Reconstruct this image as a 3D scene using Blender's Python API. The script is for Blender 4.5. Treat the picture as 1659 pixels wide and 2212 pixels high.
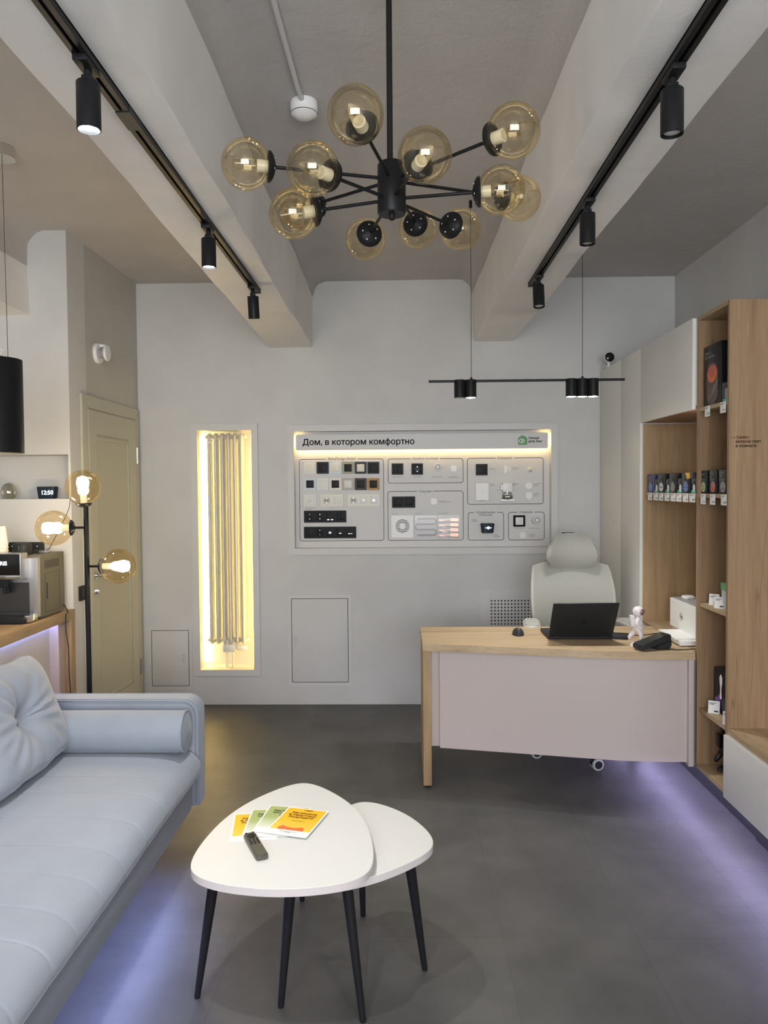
import bpy, bmesh, math, random
from mathutils import Vector, Matrix
from mathutils.geometry import delaunay_2d_cdt
R_ = math.radians
PI = math.pi
random.seed(7)
for o in list(bpy.data.objects): bpy.data.objects.remove(o)
scn = bpy.context.scene
C = scn.collection

# ------------------------------------------------------------------ camera
F = 1660.0; CX, CY = 829.5, 1106.0
EYE = Vector((0, 0, 1.55))
Yc = Vector((35.5, 54.0, -F)).normalized()
Xc = Vector((1, .0078, 0)); Xc = (Xc - Yc*Xc.dot(Yc)).normalized()
Zc = Xc.cross(Yc)
RW = Matrix((Xc, Yc, Zc))                      # camera -> world
cam_d = bpy.data.cameras.new('camera'); cam = bpy.data.objects.new('camera', cam_d); C.objects.link(cam)
cam.matrix_world = Matrix.Translation(EYE) @ RW.to_4x4()
cam_d.sensor_fit = 'VERTICAL'; cam_d.sensor_height = 36.0; cam_d.lens = 36.0*F/2212.0
cam_d.clip_start = .05
scn.camera = cam
def ray(px, py): return RW @ Vector((px-CX, CY-py, -F))
def at(px, py, Y):                             # the point at depth Y seen at that pixel
    d = ray(px, py); return EYE + d*(Y/d.y)

# ------------------------------------------------------------------ light
scn.view_settings.view_transform = 'Standard'; scn.view_settings.look = 'None'
scn.view_settings.gamma = 1; scn.view_settings.use_curve_mapping = False
scn.view_settings.exposure = 0.5
w = bpy.data.worlds.new('world'); scn.world = w; w.use_nodes = True
w.node_tree.nodes['Background'].inputs[0].default_value = (.80, .86, 1, 1)
w.node_tree.nodes['Background'].inputs[1].default_value = 1.0
def area(name, loc, sx, sy, power, color, direction, parent=None, spread=180):
    l = bpy.data.lights.new(name, 'AREA'); l.shape = 'RECTANGLE'; l.size = sx; l.size_y = sy
    l.energy = power; l.color = color; l.spread = R_(spread)
    o = bpy.data.objects.new(name, l); C.objects.link(o); o.location = loc
    o.rotation_euler = Vector(direction).to_track_quat('-Z', 'Y').to_euler()
    return o
P_FILL, P_SPOT, P_REARSPOT, P_PEND = 125, 38, 30, 9
E_BULB, E_NICHE, E_HEAD, E_SOFA, E_CAB, E_COUNTER = 82, 40, 16, 50, 30, 22
area('window_fill', (0, -2.25, 1.75), 2.9, 1.7, P_FILL, (.94, .975, 1.0), (0, 1, .32))  # fill light added at the unseen rear window, tilted up towards the beams

# ------------------------------------------------------------------ materials
MATS = {}
def newmat(name):
    m = bpy.data.materials.new(name); m.use_nodes = True; nt = m.node_tree
    return m, nt, nt.nodes['Principled BSDF']
def pm(name, col, rough=.5, metal=0, noise=0, scale=30, bump=0, coat=0, sheen=0, spec=None, stretch=(1,1,1), emit=0, trans=0):
    if name in MATS: return MATS[name]
    m, nt, b = newmat(name); N = nt.nodes; L = nt.links
    b.inputs['Base Color'].default_value = (*col, 1); b.inputs['Roughness'].default_value = rough
    b.inputs['Metallic'].default_value = metal
    b.inputs['Specular IOR Level'].default_value = spec if spec is not None else (.18 if max(col) < .05 and rough > .15 else .5)
    if coat: b.inputs['Coat Weight'].default_value = coat
    if sheen: b.inputs['Sheen Weight'].default_value = sheen; b.inputs['Sheen Roughness'].default_value = .4
    if emit: b.inputs['Emission Color'].default_value = (*col, 1); b.inputs['Emission Strength'].default_value = emit
    tc = N.new('ShaderNodeTexCoord'); mp = N.new('ShaderNodeMapping'); mp.inputs['Scale'].default_value = stretch
    L.new(tc.outputs['Object'], mp.inputs[0])
    nz = N.new('ShaderNodeTexNoise'); nz.inputs['Scale'].default_value = scale; nz.inputs['Detail'].default_value = 5
    L.new(mp.outputs[0], nz.inputs['Vector'])
    cr = N.new('ShaderNodeMapRange'); cr.inputs[3].default_value = 1-max(noise, .015); cr.inputs[4].default_value = 1+max(noise, .015)
    L.new(nz.outputs['Fac'], cr.inputs[0])
    mx = N.new('ShaderNodeVectorMath'); mx.operation = 'SCALE'; mx.inputs[0].default_value = col
    L.new(cr.outputs[0], mx.inputs['Scale']); L.new(mx.outputs[0], b.inputs['Base Color'])
    if bump:
        bp = N.new('ShaderNodeBump'); bp.inputs['Strength'].default_value = bump; bp.inputs['Distance'].default_value = .01
        L.new(nz.outputs['Fac'], bp.inputs['Height']); L.new(bp.outputs[0], b.inputs['Normal'])
    MATS[name] = m; return m
def emis(name, col, s):
    m, nt, b = newmat(name)
    b.inputs['Base Color'].default_value = (*col, 1)
    b.inputs['Emission Color'].default_value = (*col, 1); b.inputs['Emission Strength'].default_value = s
    return m
def wood(name, c1, c2, c3, axis='Z', sc=1.0):
    m, nt, b = newmat(name); N = nt.nodes; L = nt.links
    g = N.new('ShaderNodeNewGeometry'); mp = N.new('ShaderNodeMapping')
    s = {'Z': (9, 9, .5), 'X': (.5, 9, 9), 'Y': (9, .5, 9)}[axis]
    mp.inputs['Scale'].default_value = [v*sc for v in s]
    L.new(g.outputs['Position'], mp.inputs[0])
    n1 = N.new('ShaderNodeTexNoise'); n1.inputs['Scale'].default_value = 1.6; n1.inputs['Detail'].default_value = 8; n1.inputs['Distortion'].default_value = .5
    L.new(mp.outputs[0], n1.inputs['Vector'])
    n2 = N.new('ShaderNodeTexNoise'); n2.inputs['Scale'].default_value = 14; n2.inputs['Detail'].default_value = 6
    L.new(mp.outputs[0], n2.inputs['Vector'])
    r = N.new('ShaderNodeValToRGB'); e = r.color_ramp.elements
    e[0].position = .30; e[0].color = (*c3, 1); e[1].position = .72; e[1].color = (*c1, 1)
    k = e.new(.47); k.color = (*c2, 1)
    L.new(n1.outputs['Fac'], r.inputs[0])
    mr = N.new('ShaderNodeMapRange'); mr.inputs[1].default_value = .3; mr.inputs[2].default_value = .7; mr.inputs[3].default_value = .86; mr.inputs[4].default_value = 1.08
    L.new(n2.outputs['Fac'], mr.inputs[0])
    # long dark cracks and knots
    mp2 = N.new('ShaderNodeMapping'); s2 = {'Z': (4.2, 4.2, .22), 'X': (.22, 4.2, 4.2), 'Y': (4.2, .22, 4.2)}[axis]
    mp2.inputs['Scale'].default_value = s2; L.new(g.outputs['Position'], mp2.inputs[0])
    v = N.new('ShaderNodeTexNoise'); v.inputs['Scale'].default_value = 1.3; v.inputs['Detail'].default_value = 3
    v.inputs['Distortion'].default_value = .12; L.new(mp2.outputs[0], v.inputs['Vector'])
    ab = N.new('ShaderNodeMath'); ab.operation = 'SUBTRACT'; ab.inputs[1].default_value = .5; L.new(v.outputs['Fac'], ab.inputs[0])
    ab2 = N.new('ShaderNodeMath'); ab2.operation = 'ABSOLUTE'; L.new(ab.outputs[0], ab2.inputs[0])
    ck = N.new('ShaderNodeMapRange'); ck.inputs[1].default_value = 0; ck.inputs[2].default_value = .0045; ck.inputs[3].default_value = .70; ck.inputs[4].default_value = 1
    L.new(ab2.outputs[0], ck.inputs[0])
    mu = N.new('ShaderNodeMath'); mu.operation = 'MULTIPLY'; L.new(mr.outputs[0], mu.inputs[0]); L.new(ck.outputs[0], mu.inputs[1])
    mx = N.new('ShaderNodeVectorMath'); mx.operation = 'SCALE'; L.new(r.outputs[0], mx.inputs[0]); L.new(mu.outputs[0], mx.inputs['Scale'])
    L.new(mx.outputs[0], b.inputs['Base Color']); b.inputs['Roughness'].default_value = .55
    bp = N.new('ShaderNodeBump'); bp.inputs['Strength'].default_value = .12; bp.inputs['Distance'].default_value = .004
    L.new(n2.outputs['Fac'], bp.inputs['Height']); L.new(bp.outputs[0], b.inputs['Normal'])
    return m
def glassy(name, tint, gloss=.12, rough=.0, mxg=.5, bl=.35):
    m = bpy.data.materials.new(name); m.use_nodes = True; nt = m.node_tree; N = nt.nodes; L = nt.links
    N.remove(N['Principled BSDF']); out = N['Material Output']
    t = N.new('ShaderNodeBsdfTransparent'); t.inputs[0].default_value = (*tint, 1)
    g = N.new('ShaderNodeBsdfGlossy'); g.inputs['Roughness'].default_value = rough; g.inputs[0].default_value = (1, .95, .85, 1)
    lw = N.new('ShaderNodeLayerWeight'); lw.inputs[0].default_value = bl
    mr = N.new('ShaderNodeMapRange'); mr.inputs[3].default_value = gloss; mr.inputs[4].default_value = mxg; L.new(lw.outputs['Fresnel'], mr.inputs[0])
    mx = N.new('ShaderNodeMixShader'); L.new(mr.outputs[0], mx.inputs[0]); L.new(t.outputs[0], mx.inputs[1]); L.new(g.outputs[0], mx.inputs[2])
    L.new(mx.outputs[0], out.inputs[0]); return m
def plaster(name, col, spots=0, bump=.3, sc=3):
    m, nt, b = newmat(name); N = nt.nodes; L = nt.links
    g = N.new('ShaderNodeNewGeometry')
    n1 = N.new('ShaderNodeTexNoise'); n1.inputs['Scale'].default_value = sc; n1.inputs['Detail'].default_value = 8; L.new(g.outputs['Position'], n1.inputs['Vector'])
    n2 = N.new('ShaderNodeTexNoise'); n2.inputs['Scale'].default_value = 16; n2.inputs['Detail'].default_value = 9; n2.inputs['Roughness'].default_value = .7; L.new(g.outputs['Position'], n2.inputs['Vector'])
    mr = N.new('ShaderNodeMapRange'); mr.inputs[1].default_value = .3; mr.inputs[2].default_value = .7; mr.inputs[3].default_value = .95; mr.inputs[4].default_value = 1.04; L.new(n1.outputs['Fac'], mr.inputs[0])
    ck = N.new('ShaderNodeMapRange'); ck.inputs[1].default_value = .66; ck.inputs[2].default_value = .74; ck.inputs[3].default_value = 1; ck.inputs[4].default_value = 1-spots; L.new(n2.outputs['Fac'], ck.inputs[0])
    mu = N.new('ShaderNodeMath'); mu.operation = 'MULTIPLY'; L.new(mr.outputs[0], mu.inputs[0]); L.new(ck.outputs[0], mu.inputs[1])
    mx = N.new('ShaderNodeVectorMath'); mx.operation = 'SCALE'; mx.inputs[0].default_value = col; L.new(mu.outputs[0], mx.inputs['Scale'])
    L.new(mx.outputs[0], b.inputs['Base Color']); b.inputs['Roughness'].default_value = .75
    bp = N.new('ShaderNodeBump'); bp.inputs['Strength'].default_value = bump; bp.inputs['Distance'].default_value = .01
    L.new(n2.outputs['Fac'], bp.inputs['Height']); L.new(bp.outputs[0], b.inputs['Normal'])
    return m
M = {}
M['wall'] = plaster('wall_paint', (.605, .60, .59), bump=.06)
M['wallb'] = plaster('wall_paint_beige', (.50, .485, .45), bump=.06)
M['ceil'] = plaster('ceiling_plaster', (.50, .475, .455), spots=.4, bump=.5)
M['beam'] = plaster('beam_plaster_lit', (.79, .77, .745), spots=.05, bump=.15)  # paler than the ceiling: bounced light put into the beam colour
M['trimw'] = pm('painted_trim', (.62, .61, .60), .5)
M['oak'] = wood('oak', (.46, .315, .175), (.38, .25, .13), (.28, .175, .09))
M['oakd'] = wood('oak_brown', (.37, .235, .13), (.31, .19, .10), (.22, .13, .068))
M['oaky'] = wood('oak_lengthwise', (.47, .35, .215), (.40, .285, .165), (.30, .205, .115), 'Y')
M['oakx'] = wood('oak_crosswise', (.58, .44, .28), (.51, .37, .22), (.39, .275, .16), 'X')
M['white'] = pm('white_lacquer', (.66, .655, .63), .3, coat=.2)
M['whitec'] = pm('cabinet_white', (.74, .735, .70), .32)
M['pink'] = pm('desk_panel_laminate', (.52, .44, .412), .45)
M['black'] = pm('black_metal', (.012, .012, .013), .42, noise=.1)
M['blackg'] = pm('black_gloss', (.008, .008, .010), .12)
M['blackm'] = pm('black_plastic', (.022, .023, .026), .5)
M['dark'] = pm('anthracite_plastic', (.035, .036, .038), .45)
M['chrome'] = pm('chrome', (.75, .73, .70), .12, 1)
M['steel'] = pm('brushed_steel', (.42, .42, .44), .35, .8)
M['grayp'] = pm('grey_plastic', (.30, .30, .31), .45)
M['rad'] = pm('radiator_enamel', (.56, .55, .49), .35)
M['plw'] = pm('white_plastic', (.80, .80, .78), .35)
M['cream'] = pm('cream_plastic', (.82, .80, .72), .4)
M['paper'] = pm('white_paper', (.85, .85, .84), .7)
M['door'] = pm('door_paint', (.47, .46, .37), .45)
M['amber'] = glassy('amber_glass', (.945, .885, .74), .07, 0, .34, .22)
M['amberl'] = glassy('amber_glass_lit', (.965, .88, .72), .05, 0, .28, .2)
M['clear'] = glassy('clear_plastic', (.93, .93, .95), .02, .15, .12, .15)
M['vase'] = glassy('vase_glass', (.78, .78, .72), .2, .1)
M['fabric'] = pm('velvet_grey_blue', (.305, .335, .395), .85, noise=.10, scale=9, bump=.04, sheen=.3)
M['fabricd'] = pm('velvet_grey_blue_shaded', (.20, .215, .25), .85, noise=.08, scale=9, sheen=.2)  # sofa base's shade put into a darker velvet; also used on the zip
M['mesh'] = pm('chair_mesh_fabric', (.46, .46, .42), .8, noise=.08, scale=220, bump=.1)
M['chairf'] = pm('chair_frame_grey', (.50, .50, .47), .45)
M['table'] = pm('table_top_marble_white', (.70, .70, .68), .38, noise=.03, scale=4)
M['tedge'] = pm('table_edge', (.62, .56, .56), .4)
M['ink'] = pm('dark_print', (.02, .006, .025), .5)
M['inkr'] = pm('brown_print', (.03, .006, .004), .5)
M['line'] = pm('outline_print', (.045, .03, .045), .5)
M['board'] = pm('board_white', (.62, .61, .60), .45)
M['green'] = pm('green_print', (.10, .32, .12), .45)
M['bulb'] = emis('lamp_bulb', (1, .88, .70), E_BULB)
M['frost'] = pm('frosted_bulb', (.8, .77, .7), .3)
M['clearbulb'] = glassy('clear_bulb_glass', (.95, .93, .88), .05, 0, .4, .25)
M['cold'] = emis('spot_led', (.92, .96, 1), 30)
M['dimled'] = pm('spot_lens_off', (.45, .46, .46), .25)
M['niche'] = emis('niche_led', (1, .71, .24), E_NICHE)
M['head'] = emis('header_led', (1, .70, .26), E_HEAD)
M['sofaled'] = emis('sofa_led', (.40, .46, 1), E_SOFA)
M['cabled'] = emis('cabinet_led', (.60, .54, 1), E_CAB)
M['countled'] = emis('counter_led', (.38, .45, 1), E_COUNTER)
M['screen'] = emis('screen_glow', (.35, .55, 1), 2.2)
M['screenw'] = emis('clock_digits', (.75, .85, 1), 2.0)
M['purple'] = pm('purple_print', (.16, .04, .35), .4)
M['orange'] = pm('orange_print', (.75, .16, .03), .4)
M['red'] = pm('red_print', (.55, .10, .06), .4)
M['yellow'] = pm('yellow_print', (.95, .55, .02), .4)
M['teal'] = pm('teal_print', (.05, .55, .45), .4)
M['blue'] = pm('blue_print', (.12, .22, .62), .4)
M['navy'] = pm('navy_card', (.02, .025, .10), .35)
M['lgreen'] = pm('pale_green_print', (.35, .55, .25), .4)
M['cardb'] = pm('black_card', (.010, .010, .013), .3)
M['copper'] = pm('copper_foil', (.75, .38, .26), .3, .6)

def floor_mat():
    m, nt, b = newmat('floor_vinyl'); N = nt.nodes; L = nt.links
    g = N.new('ShaderNodeNewGeometry'); mp = N.new('ShaderNodeMapping'); mp.inputs['Rotation'].default_value[2] = R_(90); mp.inputs['Location'].default_value = (.3, .12, 0)
    L.new(g.outputs['Position'], mp.inputs[0])
    br = N.new('ShaderNodeTexBrick'); br.inputs['Scale'].default_value = 1; br.inputs['Brick Width'].default_value = .92; br.inputs['Row Height'].default_value = .46
    br.inputs['Mortar Size'].default_value = .0012; br.inputs['Color1'].default_value = (1, 1, 1, 1); br.inputs['Color2'].default_value = (.93, .93, .93, 1); br.inputs['Mortar'].default_value = (.62, .62, .62, 1)
    L.new(mp.outputs[0], br.inputs['Vector'])
    n1 = N.new('ShaderNodeTexNoise'); n1.inputs['Scale'].default_value = 2.6; n1.inputs['Detail'].default_value = 9; n1.inputs['Roughness'].default_value = .62; L.new(g.outputs['Position'], n1.inputs['Vector'])
    r = N.new('ShaderNodeValToRGB'); e = r.color_ramp.elements
    e[0].position = .32; e[0].color = (.058, .058, .055, 1); e[1].position = .70; e[1].color = (.110, .108, .103, 1)
    L.new(n1.outputs['Fac'], r.inputs[0])
    mx = N.new('ShaderNodeMix'); mx.data_type = 'RGBA'; mx.blend_type = 'MULTIPLY'; mx.inputs[0].default_value = 1
    L.new(r.outputs[0], mx.inputs[6]); L.new(br.outputs['Color'], mx.inputs[7]); L.new(mx.outputs[2], b.inputs['Base Color'])
    b.inputs['Roughness'].default_value = .48
    n2 = N.new('ShaderNodeTexNoise'); n2.inputs['Scale'].default_value = 40; n2.inputs['Detail'].default_value = 6; L.new(g.outputs['Position'], n2.inputs['Vector'])
    bp = N.new('ShaderNodeBump'); bp.inputs['Strength'].default_value = .15; bp.inputs['Distance'].default_value = .004
    L.new(n2.outputs['Fac'], bp.inputs['Height']); L.new(bp.outputs[0], b.inputs['Normal'])
    return m
M['floor'] = floor_mat()
def leaf_mat(name, c1, c2, h):      # printed leaflet: colour runs down the sheet
    m, nt, b = newmat(name); N = nt.nodes; L = nt.links
    tc = N.new('ShaderNodeTexCoord'); sp = N.new('ShaderNodeSeparateXYZ'); L.new(tc.outputs['Object'], sp.inputs[0])
    nz = N.new('ShaderNodeTexNoise'); nz.inputs['Scale'].default_value = 12; L.new(tc.outputs['Object'], nz.inputs['Vector'])
    ad = N.new('ShaderNodeMath'); ad.operation = 'MULTIPLY_ADD'; ad.inputs[1].default_value = .05; L.new(nz.outputs['Fac'], ad.inputs[0]); L.new(sp.outputs[1], ad.inputs[2])
    r = N.new('ShaderNodeMapRange'); r.inputs[1].default_value = -h/2; r.inputs[2].default_value = h/2; L.new(ad.outputs[0], r.inputs[0])
    cr = N.new('ShaderNodeValToRGB'); e = cr.color_ramp.elements; e[0].position = .15; e[0].color = (*c1, 1); e[1].position = .75; e[1].color = (*c2, 1)
    L.new(r.outputs[0], cr.inputs[0]); L.new(cr.outputs[0], b.inputs['Base Color']); b.inputs['Roughness'].default_value = .4
    return m

# ------------------------------------------------------------------ mesh helpers
def frame(o, x, y):                 # matrix with axes x, y, x cross y at origin o
    x = Vector(x).normalized(); y = Vector(y); y = (y - x*y.dot(x)).normalized(); z = x.cross(y)
    m = Matrix((x, y, z)).transposed().to_4x4(); m.translation = Vector(o); return m
def onwall(p): return frame(p, (1, 0, 0), (0, 0, 1))       # on a face that looks to -Y
def onside(p): return frame(p, (0, -1, 0), (0, 0, 1))      # on a face that looks to -X
class MB:
    def __init__(s): s.bm = bmesh.new(); s.m = Matrix.Identity(4); s.mi = 0
    def _add(s, verts, faces, smooth=False):
        vs = [s.bm.verts.new(s.m @ Vector(v)) for v in verts]
        for f in faces:
            try:
                fc = s.bm.faces.new([vs[i] for i in f]); fc.smooth = smooth; fc.material_index = s.mi
            except ValueError: pass
        return vs
    def box(s, x0, x1, y0, y1, z0, z1, bev=0, seg=2):
        t = bmesh.new(); bmesh.ops.create_cube(t, size=1)
        for v in t.verts: v.co = Vector((x0+(v.co.x+.5)*(x1-x0), y0+(v.co.y+.5)*(y1-y0), z0+(v.co.z+.5)*(z1-z0)))
        if bev: bmesh.ops.bevel(t, geom=t.edges[:], offset=bev, segments=seg, affect='EDGES', profile=.6)
        s.merge(t, bev > 0); return s
    def merge(s, t, smooth=False):
        t.verts.index_update(); vs = [s.bm.verts.new(s.m @ v.co) for v in t.verts]
        for f in t.faces:
            n = s.bm.faces.new([vs[v.index] for v in f.verts]); n.smooth = smooth; n.material_index = s.mi
        t.free()
    def cyl(s, p, q, r, r2=None, n=20, cap=True):
        p = Vector(p); q = Vector(q); r2 = r if r2 is None else r2
        d = (q-p).normalized(); u = d.orthogonal().normalized(); v = d.cross(u)
        ring = lambda c, rr: [c + (u*math.cos(2*PI*i/n) + v*math.sin(2*PI*i/n))*rr for i in range(n)]
        vs = ring(p, r)+ring(q, r2)
        s._add(vs, [(i, (i+1) % n, n+(i+1) % n, n+i) for i in range(n)], True)
        if cap: s._add(ring(p, r)[::-1], [tuple(range(n))]); s._add(ring(q, r2), [tuple(range(n))])
        return s
    def tube(s, pts, r, n=8):
        pts = [Vector(p) for p in pts]; k = len(pts); vs = []
        u = None
        for i, p in enumerate(pts):
            d = (pts[min(i+1, k-1)]-pts[max(i-1, 0)]).normalized()
            u = d.orthogonal().normalized() if u is None else (u-d*u.dot(d)).normalized()
            v = d.cross(u); vs += [p+(u*math.cos(2*PI*j/n)+v*math.sin(2*PI*j/n))*r for j in range(n)]
        fs = [(i*n+j, i*n+(j+1) % n, (i+1)*n+(j+1) % n, (i+1)*n+j) for i in range(k-1) for j in range(n)]
        fs += [tuple(range(n))[::-1], tuple((k-1)*n+j for j in range(n))]
        s._add(vs, fs, True); return s
    def lathe(s, prof, o=(0, 0, 0), axis=(0, 0, 1), n=28):   # prof: (radius, height)
        d = Vector(axis).normalized(); u = d.orthogonal().normalized(); v = d.cross(u); o = Vector(o); vs = []
        for r, h in prof: vs += [o+d*h+(u*math.cos(2*PI*j/n)+v*math.sin(2*PI*j/n))*max(r, 1e-5) for j in range(n)]
        k = len(prof)
        s._add(vs, [(i*n+j, i*n+(j+1) % n, (i+1)*n+(j+1) % n, (i+1)*n+j) for i in range(k-1) for j in range(n)], True)
        return s
    def ball(s, c, r, sc=(1, 1, 1), n=24):
        t = bmesh.new(); bmesh.ops.create_uvsphere(t, u_segments=n, v_segments=n//2+2, radius=r)
        for v in t.verts: v.co = Vector(c)+Vector((v.co.x*sc[0], v.co.y*sc[1], v.co.z*sc[2]))
        s.merge(t, True); return s
    def prism(s, pts, z0, z1, bev=0, smooth=False, seg=2):   # pts in local xy, extruded along z
        t = bmesh.new(); a = [t.verts.new((p[0], p[1], z0)) for p in pts]; b = [t.verts.new((p[0], p[1], z1)) for p in pts]; n = len(pts)
        bot = t.faces.new(a[::-1]); top = t.faces.new(b)
        for i in range(n): t.faces.new((a[i], a[(i+1) % n], b[(i+1) % n], b[i]))
        bmesh.ops.recalc_face_normals(t, faces=t.faces)
        if bev: bmesh.ops.bevel(t, geom=list(set(bot.edges[:]+top.edges[:])), offset=bev, segments=seg, affect='EDGES')
        t.verts.index_update(); vs = [s.bm.verts.new(s.m @ v.co) for v in t.verts]
        for f in t.faces:
            nf = s.bm.faces.new([vs[v.index] for v in f.verts]); nf.material_index = s.mi
            nf.smooth = smooth and abs(f.normal.z) < .98
        t.free(); return s
    def rim(s, pts, wd, z0, z1):     # a closed band of width wd along the outline pts
        n = len(pts); P = [Vector(p).to_2d() if len(p) > 2 else Vector(p) for p in pts]; inn = []
        for i in range(n):
            a = (P[i]-P[i-1]).normalized(); b = (P[(i+1) % n]-P[i]).normalized()
            nn = Vector((-a.y-b.y, a.x+b.x)); nn = nn.normalized()/max(.3, math.cos(a.angle(b, 0)/2))
            inn.append(P[i]+nn*wd)
        vs = [(*p, z) for z in (z0, z1) for p in P]+[(*p, z) for z in (z0, z1) for p in inn]; fs = []
        for i in range(n):
            j = (i+1) % n
            fs += [(n+i, n+j, 3*n+j, 3*n+i), (i, j, n+j, n+i), (2*n+i, 3*n+i, 3*n+j, 2*n+j), (i, 2*n+i, 2*n+j, j)]
        s._add(vs, fs); return s
    def grid(s, fn, nu, nv, smooth=True, closed=False):
        vs = [fn(i/(nu if closed else nu-1), j/(nv-1)) for j in range(nv) for i in range(nu)]
        k = nu if closed else nu-1
        s._add(vs, [(j*nu+i, j*nu+(i+1) % nu, (j+1)*nu+(i+1) % nu, (j+1)*nu+i) for j in range(nv-1) for i in range(k)], smooth); return s
    def build(s, name, mat, parent=None, local=False, fixn=True):
        if fixn: bmesh.ops.recalc_face_normals(s.bm, faces=s.bm.faces)
        me = bpy.data.meshes.new(name); o = bpy.data.objects.new(name, me); C.objects.link(o)
        mats = mat if isinstance(mat, (list, tuple)) else [mat]
        for k in mats: me.materials.append(k)
        if parent is not None:
            if not local:
                inv = ROOT[parent.name].inverted()
                for v in s.bm.verts: v.co = inv @ v.co
            o.parent = parent; ROOT[o.name] = ROOT[parent.name]
        elif not local and len(s.bm.verts):
            lo = [min(v.co[i] for v in s.bm.verts) for i in range(3)]; hi = [max(v.co[i] for v in s.bm.verts) for i in range(3)]
            c = Vector(((lo[0]+hi[0])/2, (lo[1]+hi[1])/2, lo[2]))
            for v in s.bm.verts: v.co -= c
            o.location = c; ROOT[o.name] = Matrix.Translation(c)
        else: ROOT[o.name] = Matrix.Identity(4)
        s.bm.to_mesh(me); s.bm.free(); me.set_sharp_from_angle(angle=R_(42)); return o
ROOT = {}
def tag(o, label, cat, group=None):
    o['label'] = label; o['category'] = cat
    if group: o['group'] = group
    return o
def thing(name, loc, label, cat, group=None, rot=(0, 0, 0)):
    o = bpy.data.objects.new(name, None); C.objects.link(o); o.empty_display_size = .05
    if isinstance(loc, Matrix): m = loc
    else: m = Matrix.Translation(Vector(loc)) @ Matrix.Rotation(rot[2], 4, 'Z') @ Matrix.Rotation(rot[1], 4, 'Y') @ Matrix.Rotation(rot[0], 4, 'X')
    o.matrix_world = m; o.location = m.to_translation(); o.rotation_euler = m.to_euler(); ROOT[o.name] = m
    return tag(o, label, cat, group)
def struct(o): o['kind'] = 'structure'; return o
def rrect(w, h, r, n=4, cx=0, cy=0):
    pts = []
    for sx, sy, a0 in ((1, 1, 0), (-1, 1, 90), (-1, -1, 180), (1, -1, 270)):
        for k in range(n+1):
            a = R_(a0+90*k/n); pts.append((cx+sx*(w/2-r)+r*math.cos(a), cy+sy*(h/2-r)+r*math.sin(a)))
    return pts
def fill_outline(me):      # letter outlines -> flat faces, nonzero winding rule
    nx = {}
    for e in me.edges: nx.setdefault(e.vertices[0], []).append(e.vertices[1])
    adj = {}
    for e in me.edges: a, c = e.vertices; adj.setdefault(a, []).append(c); adj.setdefault(c, []).append(a)
    seen = set(); loops = []
    for v0 in range(len(me.vertices)):
        if v0 in seen or v0 not in adj: continue
        lp = [v0]; seen.add(v0); cur = nx.get(v0, adj[v0])[0]
        while cur not in seen:
            lp.append(cur); seen.add(cur); nn = [k for k in adj[cur] if k not in seen]
            if not nn: break
            cur = nn[0]
        if len(lp) > 2: loops.append([me.vertices[i].co.to_2d() for i in lp])
    P = []; E = []
    for lp in loops:
        k = len(P); P += lp; E += [(k+i, k+(i+1) % len(lp)) for i in range(len(lp))]
    out = bpy.data.meshes.new('t')
    if not P: return out
    r = delaunay_2d_cdt(P, E, [], 0, 1e-6); V, T = r[0], r[2]
    bb = [(min(p.x for p in l), max(p.x for p in l), min(p.y for p in l), max(p.y for p in l)) for l in loops]; keep = []
    for f in T:
        c = sum((V[i] for i in f), Vector((0, 0)))/len(f); wn = 0
        for l, q in zip(loops, bb):
            if not (q[0] <= c.x <= q[1] and q[2] <= c.y <= q[3]): continue
            for i in range(len(l)):
                a = l[i-1]; b = l[i]
                if a.y <= c.y < b.y or b.y <= c.y < a.y:
                    if a.x+(c.y-a.y)/(b.y-a.y)*(b.x-a.x) > c.x: wn += 1 if b.y > a.y else -1
        if wn: keep.append(tuple(f))
    out.from_pydata([(v.x, v.y, 0) for v in V], [], keep); return out
def text(body, m, mat, name='lettering', parent=None, size=.02, width=None, align='LEFT', bold=0, spacing=1.0, ext=.0004):
    cu = bpy.data.curves.new('t', 'FONT'); cu.body = body; cu.size = 1; cu.align_x = align; cu.extrude = 0; cu.space_line = spacing
    cu.offset = 0; cu.resolution_u = 3; cu.fill_mode = 'NONE'
    t = bpy.data.objects.new('t', cu); C.objects.link(t); dg = bpy.context.evaluated_depsgraph_get(); dg.update()
    me = bpy.data.meshes.new_from_object(t.evaluated_get(dg)); bpy.data.objects.remove(t); bpy.data.curves.remove(cu)
    me = fill_outline(me)
    for v in me.vertices: v.co.x *= size; v.co.y *= size
    if width and len(me.vertices):
        xs = [v.co.x for v in me.vertices]; k = width/(max(xs)-min(xs))
        for v in me.vertices: v.co.x *= k; v.co.y *= k
    if bold:
        bm = bmesh.new(); nv = len(me.vertices)
        for dx, dy in ((0, 0), (bold, 0), (-bold, 0), (0, bold), (0, -bold)):
            k0 = len(bm.verts); bm.from_mesh(me); bm.verts.ensure_lookup_table()
            for v in bm.verts[k0:]: v.co.x += dx; v.co.y += dy; v.co.z += abs(dx)*.01+abs(dy)*.02
        bm.to_mesh(me); bm.free()
    inv = ROOT[parent.name].inverted() if parent is not None else Matrix.Identity(4)
    me.transform(inv @ m); me.materials.clear(); me.materials.append(mat)
    o = bpy.data.objects.new(name, me); C.objects.link(o)
    if parent is not None: o.parent = parent; ROOT[o.name] = ROOT[parent.name]
    return o
def words(parent, items, mat, name='lettering'):  # several pieces of writing; items: (body, matrix, size, width, align, bold)
    return [text(b, m, mat, name, parent, sz, wd, al, bo) for b, m, sz, wd, al, bo in items]
def children(o): return [c for c in bpy.data.objects if c.parent == o]
def copy_tree(o, parent=None):
    c = o.copy(); C.objects.link(c); c.parent = parent
    for ch in children(o):
        if ch != c: copy_tree(ch, c)
    return c
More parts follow.
